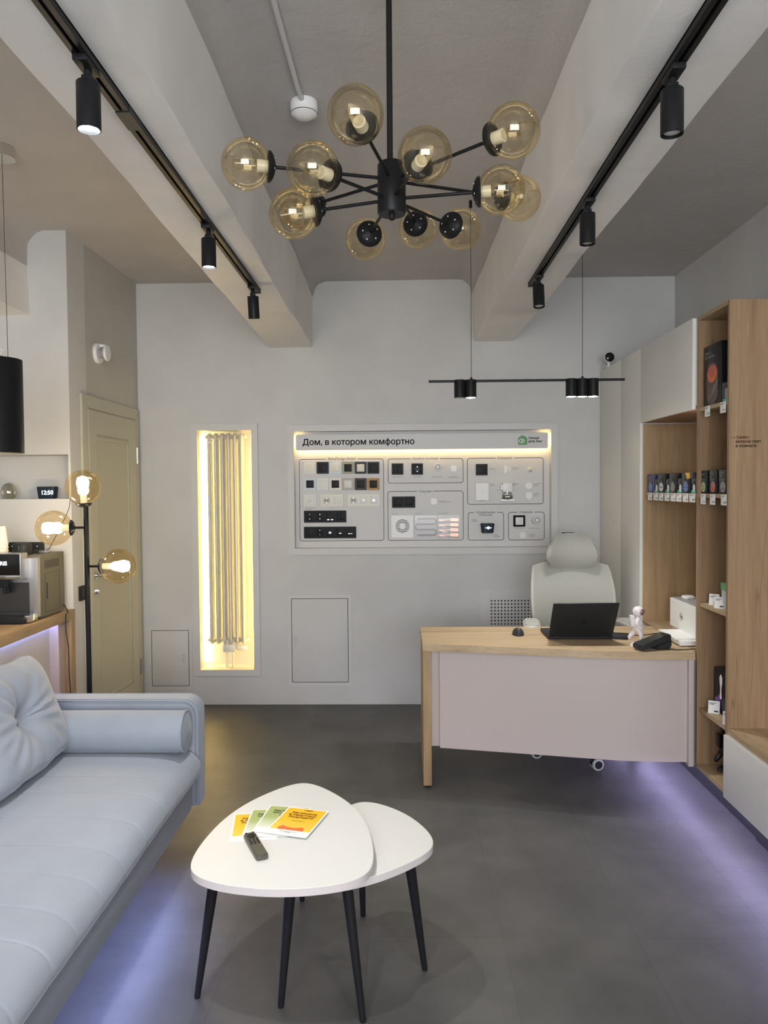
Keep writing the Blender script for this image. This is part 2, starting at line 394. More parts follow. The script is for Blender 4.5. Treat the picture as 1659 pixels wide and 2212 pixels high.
def box(name, mat, parent, *a, bev=0): return MB().box(*a, bev=bev).build(name, mat, parent)

# ------------------------------------------------------------------ room shell
YB = 5.44; XL = at(153, 1030, 4.30).x; XR = 1.92; YC = 4.30; H = 3.0; YR = -2.4
struct(MB().box(-3.4, XR+.2, YR-.2, YB+.6, -.1, 0).build('floor', M['floor']))
def wallgrid(xs, zs, holes, y0, y1):
    b = MB()
    for i in range(len(xs)-1):
        for j in range(len(zs)-1):
            if (i, j) in holes: continue
            b.box(xs[i], xs[i+1], y0, y1, zs[j], zs[j+1])
    return b
nL, nR = at(425, 930, YB).x+.004, at(541, 930, YB).x+.006
nT, nB = at(480, 930, YB).z, at(480, 1446, YB).z
dL, dR_ = at(636, 1050, YB).x, at(1190, 1050, YB).x
dT, dB = at(900, 930, YB).z, at(900, 1183, YB).z
xs = [XL-.2, nL, nR, dL, dR_, XR+.2]; zs = sorted([0, nB, dB, dT, nT, H+.1])
holes = set()
for i in range(5):
    for j in range(len(zs)-1):
        mid = (zs[j]+zs[j+1])/2
        if i == 1 and nB < mid < nT: holes.add((i, j))
        if i == 3 and dB < mid < dT: holes.add((i, j))
struct(wallgrid(xs, zs, holes, YB, YB+.06).build('wall_back', M['wall']))
struct(MB().box(XL-.2, XR+.2, YB+.23, YB+.35, 0, H+.1).build('wall_back', M['wall']))
ND = .165
b = MB(); t_ = .01
b.box(nL-t_, nL, YB+.06, YB+ND, nB, nT); b.box(nR, nR+t_, YB+.06, YB+ND, nB, nT); b.box(nL, nR, YB+ND, YB+ND+t_, nB, nT)
b.box(nL-t_, nR+t_, YB+.06, YB+ND+t_, nT, nT+t_); b.box(nL-t_, nR+t_, YB+.06, YB+ND+t_, nB-t_, nB)
struct(b.build('trim_1', M['white']))
def casing(x0, x1, z0, z1, wd, y, th, name, mat):
    b = MB(); b.m = frame((0, y, 0), (1, 0, 0), (0, 0, 1))
    b.rim([(x0, z0), (x1, z0), (x1, z1), (x0, z1)], -wd, 0, th)
    return struct(b.build(name, mat))
fL = at(412, 1100, YB); fR = at(556, 1100, YB)
casing(nL, nR, nB, nT, .046, YB, .014, 'trim_2', M['trimw'])
casing(dL, dR_, dB, dT, .046, YB, .014, 'trim_3', M['trimw'])
# left: door wall (faces +X) and the wall beside it that faces the camera, with a recessed shelf
struct(MB().box(XL-.2, XL, YC+.24, YB, 0, H+.1).build('wall_left', M['wallb']))
sT, sB = at(80, 982, YC).z, at(80, 1078, YC).z; sR = at(148, 1030, YC).x
struct(wallgrid([-3.4, -3.0, sR, XL], [0, sB, sT, H+.1], {(1, 1)}, YC, YC+.2).build('wall_left', M['wall']))
struct(MB().box(-3.1, XL, YC+.2, YC+.24, 0, H+.1).build('wall_left', M['wall']))
struct(MB().box(-3.4, -3.2, YR, YC, 0, H+.1).build('wall_left', M['wall']))
struct(MB().box(XR, XR+.2, YR, YB, 0, H+.1).build('wall_right', M['wall']))
b = MB()
for a in ((-3.4, -1.5, 0, H+.1), (1.5, XR+.2, 0, H+.1), (-1.5, 1.5, 0, .85), (-1.5, 1.5, 2.65, H+.1)): b.box(a[0], a[1], YR-.1, YR, a[2], a[3])
struct(b.build('wall_rear', M['wall']))
b = MB()
for x in (-1.5, -.03, 1.44): b.box(x, x+.06, YR-.08, YR-.02, .85, 2.65)
for z in (.85, 2.59): b.box(-1.5, 1.5, YR-.08, YR-.02, z, z+.06)
struct(b.build('window_unseen_1', M['plw']))  # unseen window, added behind the viewpoint to go with the fill light

# ceiling with beams as one continuous plastered surface
def ceil_profile(t):       # t: 0 near .. 1 far; (x, z) from left to right
    l0, l1 = -.865+(-.918+.865)*t, -.590+(-.616+.590)*t
    r0, r1 = .548+(.521-.548)*t, .826+(.803-.826)*t
    pts = [(-3.4, 2.53), (-2.07, 2.53), (-2.08, 2.80)]
    for k in range(1, 5): a = k/4*PI/2; pts.append((-2.08+.10*(1-math.cos(a)), 2.88+.12*math.sin(a)))
    for k in range(0, 4): a = k/3*PI/2; pts.append((l0-.07+.07*math.sin(a), 2.93+.07*math.cos(a)))
    pts += [(l0, 2.545), (l0+.006, 2.54), (l1-.006, 2.54), (l1, 2.545)]
    for k in range(0, 8): a = k/7*PI/2; pts.append((l1+.012+.10*(1-math.cos(a)), 2.89+.11*math.sin(a)))
    for k in range(0, 8): a = k/7*PI/2; pts.append((r0-.012-.10+.10*math.sin(a), 2.89+.11*math.cos(a)))
    pts += [(r0, 2.57), (r0+.006, 2.565), (r1-.006, 2.565), (r1, 2.57)]
    for k in range(0, 4): a = k/3*PI/2; pts.append((r1+.06*(1-math.cos(a)), 2.94+.06*math.sin(a)))
    pts += [(XR-.03, 3.0), (XR+.05, 3.0)]
    return pts
prof0 = ceil_profile(0); n = len(prof0)
NY = 60
b = MB(); vs = []
for j in range(NY):
    y = YR+(YB+.02-YR)*j/(NY-1); t = (y-1.6)/(YB-1.6); pr = ceil_profile(t)
    for i, (x, z) in enumerate(pr):
        jx = .003*math.sin(3.1*y+i*1.7)+.002*math.sin(9.7*y+i*2.3); jz = .002*math.sin(4.3*y+i*.9)
        vs.append((x+jx, y, z+jz))
k0 = len(vs)
fs = [(j*n+i, j*n+i+1, (j+1)*n+i+1, (j+1)*n+i) for j in range(NY-1) for i in range(n-1)]
b._add(vs, fs, False)
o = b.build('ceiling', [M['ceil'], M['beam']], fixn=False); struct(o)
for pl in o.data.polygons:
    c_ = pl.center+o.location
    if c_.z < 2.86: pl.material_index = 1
struct(MB().box(-3.4, XR+.2, YR-.1, YB+.5, 3.12, 3.2).build('ceiling', M['ceil']))

# access hatches and perforated grille in the back wall
def hatch(px0, py0, px1, py1, lx, label, name='access_panel'):
    p0 = at(px0, py1, YB); p1 = at(px1, py0, YB)
    t = thing(name, ((p0.x+p1.x)/2, YB, p0.z), label, 'access panel')
    z0, z1, x0, x1 = p0.z, p1.z, p0.x, p1.x
    b = MB(); b.m = frame((0, YB, 0), (1, 0, 0), (0, 0, 1)); b.rim([(x0, z0), (x1, z0), (x1, z1), (x0, z1)], -.024, 0, .004); b.build('frame', M['trimw'], t)
    b = MB(); b.box(x0-.001, x1+.001, YB-.002, YB, z0-.001, z1+.001); b.build('gap', M['dark'], t)
    b = MB(); b.box(x0+.004, x1-.004, YB-.005, YB-.001, z0+.004, z1-.004, bev=.001)
    b.build('door', M['wall'], t)
    lz = (z0+z1)/2; b = MB(); b.m = onwall((lx, YB-.005, lz))
    b.rim([(-.007, -.026), (.001, -.026), (.009, -.014), (.011, 0), (.009, .014), (.001, .026), (-.007, .026)], .0018, 0, .002)
    b.build('latch', M['grayp'], t)
hatch(329, 1361, 408, 1482, at(398, 1421, YB).x, 'small painted access hatch low on the wall left of the glowing radiator niche')
hatch(631, 1292, 752, 1474, at(639.5, 1384, YB).x, 'large painted access hatch low on the wall below the switch display')
p0 = at(1058, 1462, YB); p1 = at(1225, 1292, YB)
t = thing('vent_grille', ((p0.x+p1.x)/2, YB, p0.z), 'perforated white radiator grille in the back wall behind the office chair', 'grille')
b = MB(); b.m = frame((0, YB, 0), (1, 0, 0), (0, 0, 1)); b.rim([(p0.x, p0.z), (p1.x, p0.z), (p1.x, p1.z), (p0.x, p1.z)], -.07, 0, .010); b.build('frame', M['trimw'], t)
box('screen', M['board'], t, p0.x, p1.x, YB-.004, YB, p0.z, p1.z)
b = MB(); st = .0236; ii = 0
while p0.x+.012+ii*st < p1.x:
    jj = 0
    while p1.z-.016-jj*st > p0.z:
        x = p0.x+.014+ii*st; z = p1.z-.016-jj*st
        b.cyl((x, YB-.0048, z), (x, YB-.004, z), .0062, n=8); jj += 1
    ii += 1
o = b.build('perforation', M['blackm'], t)

# ------------------------------------------------------------------ radiator in the lit niche
xa, xb = at(455, 1100, YB+.07).x, at(524, 1100, YB+.07).x; zt = at(480, 944, YB+.06).z; zb = at(480, 1383, YB+.06).z
t = thing('radiator', ((xa+xb)/2, YB+.07, nB), 'tall white tubular column radiator standing in the glowing wall niche', 'radiator')
for k in range(6):
    x = xa+(xb-xa)*k/5; b = MB()
    for y in (YB+.045, YB+.105):
        b.tube([(x, y, zb), (x, y, zt)], .0115, 12)
    for z, s in ((zt, 1), (zb, -1)):
        b.tube([(x, YB+.045, z-s*.004), (x, YB+.05, z+s*.010), (x, YB+.062, z+s*.016), (x, YB+.088, z+s*.016), (x, YB+.10, z+s*.010), (x, YB+.105, z-s*.004)], .0125, 12)
        b.cyl((x-.022, YB+.075, z), (x+.022, YB+.075, z), .015, n=14)
    b.build('column', M['rad'], t)
for z in (zt, zb):
    for xe in (xb+.021, xa-.036): MB().cyl((xe, YB+.075, z), (xe+.016, YB+.075, z), .012, n=14).build('end_plug', M['cream'], t)
xm = at(492, 1100, YB+.06).x
b = MB(); b.box(xm-.045, xm+.045, YB+.04, YB+.09, zb-.085, zb-.03, bev=.008); b.cyl((xm-.022, YB+.065, zb-.03), (xm-.022, YB+.065, zb), .012); b.cyl((xm+.022, YB+.065, zb-.03), (xm+.022, YB+.065, zb), .012)
b.build('valve_block', M['cream'], t)
for s in (-1, 1): MB().cyl((xm+s*.022, YB+.065, nB), (xm+s*.022, YB+.065, zb-.085), .009).build('supply_pipe', M['cream'], t)
b = MB(); b.cyl((xm+.045, YB+.06, zb-.055), (xm+.065, YB+.06, zb-.055), .012); b.cyl((xm+.06, YB+.06, zb-.055), (xm+.125, YB+.06, zb-.055), .021, .017)
b.build('thermostat_head', M['plw'], t)
for x in (xa, xa+(xb-xa)*.8): MB().box(x-.004, x+.03, YB+.03, YB+.034, zt-.045, zt-.036, bev=.001).build('clip', M['cream'], t)
t = thing('niche_light', (nL+.02, YB+.15, nB), 'warm glowing strip light at the left side inside the radiator niche', 'strip light', 'warm strips inside the radiator niche')
box('led_strip', M['niche'], t, nL+.012, nL+.020, YB+.150, YB+.160, nB+.03, nT-.03)
t = thing('niche_light', (nR-.02, YB+.15, nB), 'warm glowing strip light at the right side inside the radiator niche', 'strip light', 'warm strips inside the radiator niche')
box('led_strip', emis('niche_led_soft', (1, .70, .24), E_NICHE*.5), t, nR-.006, nR-.001, YB+.016, YB+.030, nB+.03, nT-.03)

# ------------------------------------------------------------------ display board on the back wall
YD = YB+.050      # face of the board
t = thing('display_board', ((dL+dR_)/2, YD, dB), 'white wall display of switches and sensors with the heading Дом, в котором комфортно', 'display board')
board = t
box('backing_panel', M['board'], t, dL, dR_, YD, YD+.01, dB, dT)
h0 = at(639, 973, YB); h1 = at(1184, 934, YB)
b = MB(); b.m = onwall(((h0.x+h1.x)/2, YB, (h0.z+h1.z)/2)); b.prism(rrect(h1.x-h0.x, h1.z-h0.z, .014), -.012, .0, .001)
hd = b.build('header_panel', M['board'], t)
m_ = onwall(at(653, 961.5, YB-.0005)); m_.translation.y = YB-.0006
text('Дом, в котором комфортно', m_, M['ink'], 'lettering', hd, .07, at(894, 960, YB).x-at(653, 960, YB).x, bold=.0012)
p = at(1129, 950.5, YB); m_ = onwall((p.x, YB-.0006, p.z))
b = MB(); b.m = m_; b.prism([(-.031, -.030), (-.026, -.034), (.026, -.034), (.031, -.030), (.033, .008), (.030, .016), (.006, .033), (-.006, .033), (-.030, .016), (-.033, .008)], 0, .001)
b.build('house_logo', M['green'], hd)
b = MB(); b.m = m_; b.mi = 0
b.rim([(.020*math.cos(a)-.006, .015*math.sin(a)-.006) for a in [2*PI*k/24 for k in range(24)]], .0045, .001, .0014)
b.prism([(-.004+.006*math.cos(a), -.006+.005*math.sin(a)) for a in [2*PI*k/14 for k in range(14)]], .001, .0014)
b.build('logo_eye', M['plw'], hd)
words(hd, [('Умный', onwall((at(1141, 949, YB).x, YB-.0006, at(1141, 948.5, YB).z)), .03, .074, 'LEFT', .0006), ('дом Sber', onwall((at(1141, 949, YB).x, YB-.0006, at(1141, 955.5, YB).z)), .03, .098, 'LEFT', .0006)], M['ink'])
b = MB(); b.box(h0.x+.01, h1.x-.01, YB+.026, YB+.034, h0.z+.004, h0.z+.010); b.build('led_strip', M['head'], t)
for xa_, xb_ in ((h1.x-.006, h1.x), (h0.x, h0.x+.004)): MB().box(xa_, xb_, YB+.026, YB+.034, h0.z+.02, h1.z-.004).build('led_strip', M['head'], t)
b = MB(); b.box(h0.x+.03, h1.x-.03, YB+.014, YD, (h0.z+h1.z)/2-.02, (h0.z+h1.z)/2+.02); b.build('bracket', M['dark'], t)
def outline(x0, y0, x1, y1, gap, name='group_outline'):
    a = at(x0, y1, YD); c = at(x1, y0, YD); w_ = c.x-a.x; h_ = c.z-a.z
    pts = rrect(w_, h_, .018, 5); m = onwall(((a.x+c.x)/2, YD, (a.z+c.z)/2)); g0 = at(gap[0], y0, YD).x-(a.x+c.x)/2; g1 = at(gap[1], y0, YD).x-(a.x+c.x)/2
    # open path starting right of the gap going round
    ring = pts; best = [p for p in ring]
    path = [(g1, h_/2)]+[p for p in ring[:6][::-1]]
    # order: rrect starts at right side going ccw: (right,top corner)...; walk clockwise instead
    cw = ring[::-1]; k = min(range(len(cw)), key=lambda i: (cw[i][0]-(w_/2-.018))**2+(cw[i][1]-h_/2)**2)
    path = [(g1, h_/2)]+cw[k:]+cw[:k]+[(g0, h_/2)]
    path = [path[i] for i in range(len(path)) if i == 0 or (Vector(path[i])-Vector(path[i-1])).length > 1e-5]
    b = MB(); b.m = m
    wd = .0036
    for i in range(len(path)-1):
        p = Vector(path[i]); q = Vector(path[i+1]); d = (q-p).normalized(); nn = Vector((-d.y, d.x))*wd/2; p = p-d*.0008; q = q+d*.0008
        b._add([(*(p-nn), .0008), (*(q-nn), .0008), (*(q+nn), .0008), (*(p+nn), .0008)], [(0, 1, 2, 3)])
    return b.build(name, M['line'], board)
outline(648.5, 991, 828, 1168.5, (703, 773))
outline(838.5, 990, 1000, 1044, (886, 951))
outline(838.5, 1060.5, 1000.5, 1167.5, (901, 937))
outline(1010, 988.5, 1173.5, 1089.5, (1070, 1111))
outline(1011.5, 1106.5, 1088, 1167, (1024, 1074))
outline(1098.5, 1106, 1175.5, 1166.5, (1117, 1155))
a = at(653.5, 1165, YD); c = at(823, 995, YD)
b = MB(); b.m = frame((0, YD, 0), (1, 0, 0), (0, 0, 1)); b.rim([(a.x, a.z), (c.x, a.z), (c.x, c.z), (a.x, c.z)], .003, 0, .0035); b.build('inner_frame', M['board'], t)
def W2(px, py): p = at(px, py, YD); return onwall((p.x, YD-.0006, p.z))
cap = []
def cp(body, cx, y, wpx, al='CENTER'): return (body, W2(cx, y), .02, wpx*YD/F, al, .0)
words(t, [cp('AtlasDesign Smart', 738, 993.5, 60), cp('Кухня и гостиная', 918.5, 992.5, 54), cp('Санузел', 919, 1063.5, 27), cp('Коридор', 1090.5, 991.5, 30),
          cp('Управление', 1049, 1109, 40), cp('голосом', 1049, 1114.5, 27), cp('Спальня', 1136, 1108.5, 28)], M['line'])
words(t, [cp('Умный выключатель', 858.5, 1031, 21), cp('Умная розетка', 901, 1031, 16), cp('Умный термоклапан', 944.5, 1031, 23), cp('Умный датчик', 980, 1030, 15), cp('температуры и влажности', 980, 1032.6, 26),
          cp('Умный датчик', 948, 1083, 15, 'LEFT'), cp('температуры и влажности', 948, 1085.6, 27, 'LEFT'), cp('Вентилятор', 846.5, 1110.5, 13, 'LEFT'), cp('Теплый пол', 897.5, 1110.3, 12, 'LEFT'), cp('Полотенцесушитель', 946.5, 1109.8, 21, 'LEFT'),
          cp('Умный', 1058, 1012.5, 7, 'LEFT'), cp('выключатель', 1058, 1015.1, 14, 'LEFT'), cp('Умный датчик', 1107, 1011.5, 15, 'LEFT'), cp('открытия', 1107, 1014.1, 10, 'LEFT'),
          cp('Блок', 1059, 1046.5, 6, 'LEFT'), cp('управления', 1059, 1049.1, 12, 'LEFT'), cp('Шаровой', 1107, 1046, 11, 'LEFT'), cp('кран', 1107, 1048.6, 6, 'LEFT'),
          cp('Беспроводной', 1153, 1045.5, 15, 'LEFT'), cp('датчик', 1153, 1048.1, 7, 'LEFT'), cp('протечки', 1153, 1050.7, 10, 'LEFT'), cp('Проводной', 1153, 1066.5, 12, 'LEFT'), cp('датчик', 1153, 1069.1, 7, 'LEFT'), cp('протечки', 1153, 1071.7, 10, 'LEFT'),
          cp('— Джой,', 1016, 1123.5, 13, 'LEFT'), cp('я дома!', 1019, 1126.8, 12, 'LEFT'), cp('— Джой,', 1063, 1157, 13, 'LEFT'), cp('я ухожу', 1066, 1160.3, 14, 'LEFT'),
          cp('Умный выключатель', 1121, 1142, 21), cp('Умный термоклапан', 1154, 1141.8, 24), cp('Умный датчик', 1142.5, 1154.5, 14, 'LEFT'), cp('температуры', 1142.5, 1157.1, 13, 'LEFT'), cp('влажности', 1142.5, 1159.7, 12, 'LEFT'),
          cp('Умный терморегулятор', 659, 1098, 22, 'LEFT'), cp('с таймером', 659, 1100.6, 12, 'LEFT')], M['line'], 'caption')

# switches, sockets and sensors on the board: each a thing of its own
SWG = 'wall switches and sockets on the display board'
fmats = {}
def colm(name, c, r=.35):
    if name not in fmats: fmats[name] = pm('switch_'+name, c, r, spec=.06 if max(c) < .1 else .3)
    return fmats[name]
SC = {'white': colm('white', (.72, .72, .70)), 'cream': colm('cream', (.76, .73, .62)), 'black': colm('black', (.010, .006, .010), .2), 'dark': colm('dark', (.030, .030, .031)),
      'ice': colm('ice', (.62, .68, .76)), 'gold': colm('gold', (.34, .31, .20)), 'beige': colm('beige', (.42, .38, .33)), 'brown': colm('brown', (.085, .075, .075)), 'wood': wood('switch_wood', (.55, .33, .10), (.42, .23, .06), (.30, .15, .04), 'Z', 4), 'char': colm('charcoal', (.022, .023, .026))}
def plate(px0, py0, px1, py1, fr, label, keys, name='light_switch', cat='switch'):
    a = at(px0, py1, YD); c = at(px1, py0, YD); w_ = c.x-a.x; h_ = c.z-a.z
    t = thing(name, ((a.x+c.x)/2, YD, a.z), label, cat, SWG)
    b = MB(); b.m = onwall(((a.x+c.x)/2, YD, (a.z+c.z)/2)); b.prism(rrect(w_, h_, .003, 2), 0, .009, .0015); b.build('frame', SC[fr], t)
    n = len(keys); pit = (w_-.010)/n if n > 1 else w_
    for i, (kind, col) in enumerate(keys):
        cx = a.x+w_/2+(i-(n-1)/2)*pit; cz = (a.z+c.z)/2; m = onwall((cx, YD-.009, cz))
        k_ = .027
        if kind in ('key', 'double', 'thermo'):
            b = MB(); b.m = m
            if kind == 'double': b.box(-k_, -.0008, -k_, k_, 0, .005, bev=.001); b.box(.0008, k_, -k_, k_, 0, .005, bev=.001)
            else: b.box(-k_, k_, -k_, k_, 0, .005, bev=.0012)
            kk = b.build('rocker', SC[col], t)
            if kind == 'thermo': text('23°', onwall((cx-.016, YD-.0142, cz-.010)), SC['beige'], 'digits', kk, .02, .030)
        else:
            b = MB(); b.m = m; b.box(-k_, k_, -k_, k_, 0, .002, bev=.0008); ins = b.build('insert', SC[col], t)
            if kind == 'socket':
                b = MB(); b.m = m
                b.lathe([(.0205, .002), (.0205, .0035), (.0185, .0035), (.0180, .0022), (0, .0021)]); b.build('socket_ring', SC['beige'] if col == 'white' else SC['black'], ins)
                b = MB(); b.m = m
                for dx in (-.009, .009): b.cyl((dx, 0, .0020), (dx, 0, .0030), .0026, n=10)
                b.build('socket_hole', SC['black'], ins)
                b = MB(); b.m = m; b.cyl((0, -.016, .002), (0, -.016, .0045), .0024, n=8); b.cyl((0, .016, .002), (0, .016, .0045), .0024, n=8); b.build('earth_contact', M['chrome'], ins)
            elif kind == 'usbsocket':
                b = MB(); b.m = m; b.lathe([(.0175, .002), (.0175, .0035), (.0155, .0035), (.0150, .0022), (0, .0021)], o=(0, .006, 0)); b.build('socket_ring', SC['black'], ins)
                b = MB(); b.m = m; b.box(-.021, -.006, -.024, -.020, .002, .003); b.box(.006, .021, -.024, -.020, .002, .003); b.build('usb_port', M['chrome'], ins)
            elif kind == 'tv':
                b = MB(); b.m = m; b.cyl((0, 0, .002), (0, 0, .009), .0065, n=14); b.build('aerial_port', M['steel'], ins)
            elif kind == 'rj':
                b = MB(); b.m = m; b.box(-.009, .009, -.008, .006, .002, .004); b.build('data_port', M['steel'], ins)
            elif kind == 'usb':
                b = MB(); b.m = m; b.box(-.008, .008, -.008, -.003, .002, .003); b.build('usb_port', M['chrome'], ins)
            elif kind == 'hdmi':
                b = MB(); b.m = m; b.box(-.016, -.002, -.012, -.007, .002, .003); b.box(.004, .014, -.012, -.008, .002, .003); b.build('usb_port', M['chrome'], ins)
    return t
r1 = [('white', 'cream', 'cream white light switch at the left end of the top switch row'), ('black', 'dark', 'glossy black framed light switch, second in the top switch row'),
      ('ice', 'cream', 'light switch with icy white frame and cream rocker in the top switch row'), ('gold', 'dark', 'light switch with olive gold frame and dark rocker in the top row'),
      ('black', 'cream', 'light switch with black frame and bright cream rocker in the top row'), ('dark', 'dark', 'matt charcoal light switch at the right end of the top switch row')]
for i, (f, k, l) in enumerate(r1): plate(657.4+27.3*i, 998, 682.6+27.3*i, 1023.5, f, l, [('key', k)])
r2 = [('ice', 'dark', 'light switch with icy white frame and dark rocker at the left of the second row'), ('white', 'white', 'plain white light switch, second in the second switch row'),
      ('cream', 'dark', 'light switch with cream frame and dark rocker in the second row'), ('beige', 'white', 'light switch with beige frame and white rocker in the second row'),
      ('brown', 'dark', 'dark brown light switch left of the wooden framed one'), ('wood', 'dark', 'light switch with orange wooden frame at the end of the second row')]
for i, (f, k, l) in enumerate(r2): plate(657.2+27.3*i, 1032.7, 682.9+27.3*i, 1058.8, f, l, [('key', k)])
plate(657, 1068, 683.3, 1094, 'white', 'white wall thermostat with faint digits at the left of the third row', [('thermo', 'white')], 'thermostat', 'thermostat')
plate(693, 1068, 741.5, 1094, 'cream', 'cream double frame with one white socket and one rocker', [('socket', 'white'), ('key', 'white')], 'power_socket', 'socket')
plate(751.3, 1067.5, 820, 1093.5, 'cream', 'cream triple frame with white socket, aerial port and data port', [('socket', 'white'), ('tv', 'white'), ('rj', 'white')], 'power_socket', 'socket')
plate(657, 1102.6, 748, 1129, 'char', 'black four gang frame with three sockets and a split rocker', [('socket', 'char'), ('socket', 'char'), ('usbsocket', 'char'), ('double', 'char')], 'power_socket', 'socket')
plate(657, 1137.3, 769.5, 1163, 'char', 'black five gang frame with rocker, socket and small ports, lowest row', [('key', 'char'), ('socket', 'char'), ('rj', 'char'), ('usb', 'char'), ('hdmi', 'char')], 'power_socket', 'socket')
plate(846.3, 1001, 871, 1025.6, 'dark', 'dark split rocker light switch in the kitchen group Кухня и гостиная', [('double', 'dark')])
plate(888.8, 1001, 913.5, 1025.6, 'char', 'single black wall socket in the kitchen group Кухня и гостиная', [('socket', 'char')], 'power_socket', 'socket')
plate(847, 1072.3, 896.7, 1097, 'char', 'black double light switch under the heading Санузел', [('key', 'char'), ('key', 'char')])
plate(1027.7, 1002.3, 1053, 1027, 'black', 'black light switch with dark rocker under the heading Коридор', [('key', 'dark')])
plate(1108.6, 1113, 1134.2, 1137.7, 'black', 'light switch with black frame and white rocker under Спальня', [('key', 'white')])
def pt(px, py): p = at(px, py, YD); return (p.x, YD, p.z)
def sq_sensor(px, py, s, label):
    t = thing('temperature_sensor', pt(px, py+s/2), label, 'sensor', 'small square white sensors on the display board')
    p = pt(px, py); h = s*YD/F; b = MB(); b.m = onwall(p); b.prism(rrect(h, h, h*.25), 0, .012, .003, True); b.build('body', M['plw'], t)
    b = MB(); b.m = onwall(p); b.cyl((0, 0, .012), (0, 0, .0125), .0012, n=8); b.build('indicator', M['grayp'], t)
sq_sensor(980, 1012.3, 12.2, 'small square white sensor at the right of the kitchen group')
sq_sensor(937.3, 1083, 12.7, 'small square white sensor right of the black double switch')
sq_sensor(1129, 1155.8, 12.4, 'small square white sensor below the bedroom light switch')
def valve(px, py, r, off, label):
    p = at(px, py, YD-.03); t = thing('radiator_thermostat', pt(px-off, py+r), label, 'thermostat', 'round white radiator thermostats on the display board')
    q = Vector(pt(px-off, py)); d = (Vector((p.x, YD-.055, p.z))-q)
    b = MB(); R1 = r*YD/F; b.lathe([(0, 0), (R1*.8, 0), (R1*.86, .03), (R1, .034), (R1, .050), (R1*.92, .054), (0, .054)], o=q, axis=d); b.build('body', M['plw'], t)
    b = MB(); b.lathe([(R1*.72, .054), (R1*.72, .0565), (R1*.5, .0565), (R1*.48, .055), (R1*.48, .0545)], o=q, axis=d); b.build('dial_ring', M['grayp'], t)
valve(945.3, 1008.5, 7.6, 1, 'round white radiator thermostat right of the black kitchen socket')
valve(1159.2, 1123.3, 8.6, 4, 'round white radiator thermostat under the heading Спальня')
t = thing('door_sensor', pt(1093, 1022), 'two piece white door sensor under the heading Коридор', 'sensor')
p = pt(1092.2, 1012.5); b = MB(); b.m = onwall(p); b.prism([(-.012, .024), (.012, .024), (.013, -.022), (.003, -.034), (-.003, -.034), (-.013, -.022)], 0, .010, .003, True); b.build('body', M['plw'], t)
p = pt(1099.5, 1013); b = MB(); b.m = onwall(p); b.prism(rrect(.012, .036, .004), 0, .008, .002, True); b.build('magnet', M['plw'], t)
t = thing('motion_sensor', pt(1144.3, 1021), 'small domed white motion sensor at the upper right of the corridor group', 'sensor')
p = pt(1144.3, 1015); b = MB(); b.m = onwall(p); b.lathe([(0, 0), (.019, 0), (.019, .010), (.016, .013)]); b.build('housing', M['plw'], t)
b = MB(); b.m = onwall(p); b.lathe([(.016, .012), (.013, .021), (.007, .026), (0, .0275)]); b.build('lens', M['board'], t)
t = thing('control_unit', pt(1041, 1080.6), 'white rounded control unit box in the corridor group', 'control unit')
a = at(1027.2, 1080.6, YD); c = at(1054.6, 1043.8, YD); m_ = onwall(((a.x+c.x)/2, YD, (a.z+c.z)/2))
b = MB(); b.m = m_; b.prism(rrect(c.x-a.x, c.z-a.z, .008), 0, .030, .006, True); b.build('body', M['plw'], t)
b = MB(); b.m = m_; b.rim([(.005*math.cos(2*PI*k/16), .005*math.sin(2*PI*k/16)) for k in range(16)], .001, .030, .0306); b.build('button', M['grayp'], t)
b = MB(); b.m = m_
for dx in (-.012, 0, .012): b.cyl((dx, -(c.z-a.z)/2-.006, .01), (dx, -(c.z-a.z)/2, .01), .003, n=8)
b.build('cable_gland', M['grayp'], t)
t = thing('water_valve_actuator', pt(1094, 1080), 'white motorised ball valve with steel pipe fitting in the corridor group', 'valve')
p = Vector(pt(1094.5, 1053)); b = MB(); b.m = onwall(p); b.box(-.034, .034, -.032, .036, 0.002, .055, bev=.005); b.box(-.046, -.03, -.018, .02, .01, .04, bev=.003); b.build('actuator', M['plw'], t)
b = MB(); b.m = onwall(p); b.tube([(-.04, -.008, .02), (-.055, -.012, .02), (-.07, -.018, .015), (-.085, -.02, .004)], .004, 8); b.build('cable', M['plw'], t)
b = MB(); b.m = onwall(p); b.cyl((-.036, -.066, .022), (.036, -.066, .022), .015, n=8); b.cyl((-.016, -.066, .022), (.016, -.066, .022), .019, n=14); b.cyl((0, -.06, .022), (0, -.03, .022), .008); b.cyl((-.03, -.044, .022), (.03, -.044, .022), .006, n=8)
b.box(-.045, .05, -.092, -.086, 0, .05); b.build('valve_body', M['chrome'], t)
t = thing('leak_sensor', pt(1141.8, 1057.6), 'round white disc leak sensor at the right of the corridor group', 'sensor')
p = pt(1141.8, 1049.4); b = MB(); b.m = onwall(p); b.lathe([(0, 0), (.026, 0), (.027, .004), (.027, .010), (.024, .013), (0, .013)]); b.build('body', M['plw'], t)
b = MB(); b.m = onwall(p); b.cyl((0, 0, .013), (0, 0, .0135), .0015, n=8); b.build('indicator', M['grayp'], t)
t = thing('wired_leak_sensor', pt(1141.8, 1077.5), 'square white leak sensor with short plug below the disc sensor', 'sensor')
p = pt(1141.8, 1070.3); b = MB(); b.m = onwall(p); b.prism(rrect(.041, .046, .005), 0, .014, .003, True); b.build('body', M['plw'], t)
b = MB(); b.m = onwall(p); b.box(-.009, .009, -.034, -.022, .002, .010, bev=.002); b.cyl((0, -.046, .006), (0, -.034, .006), .004, n=8); b.build('plug', M['plw'], t)
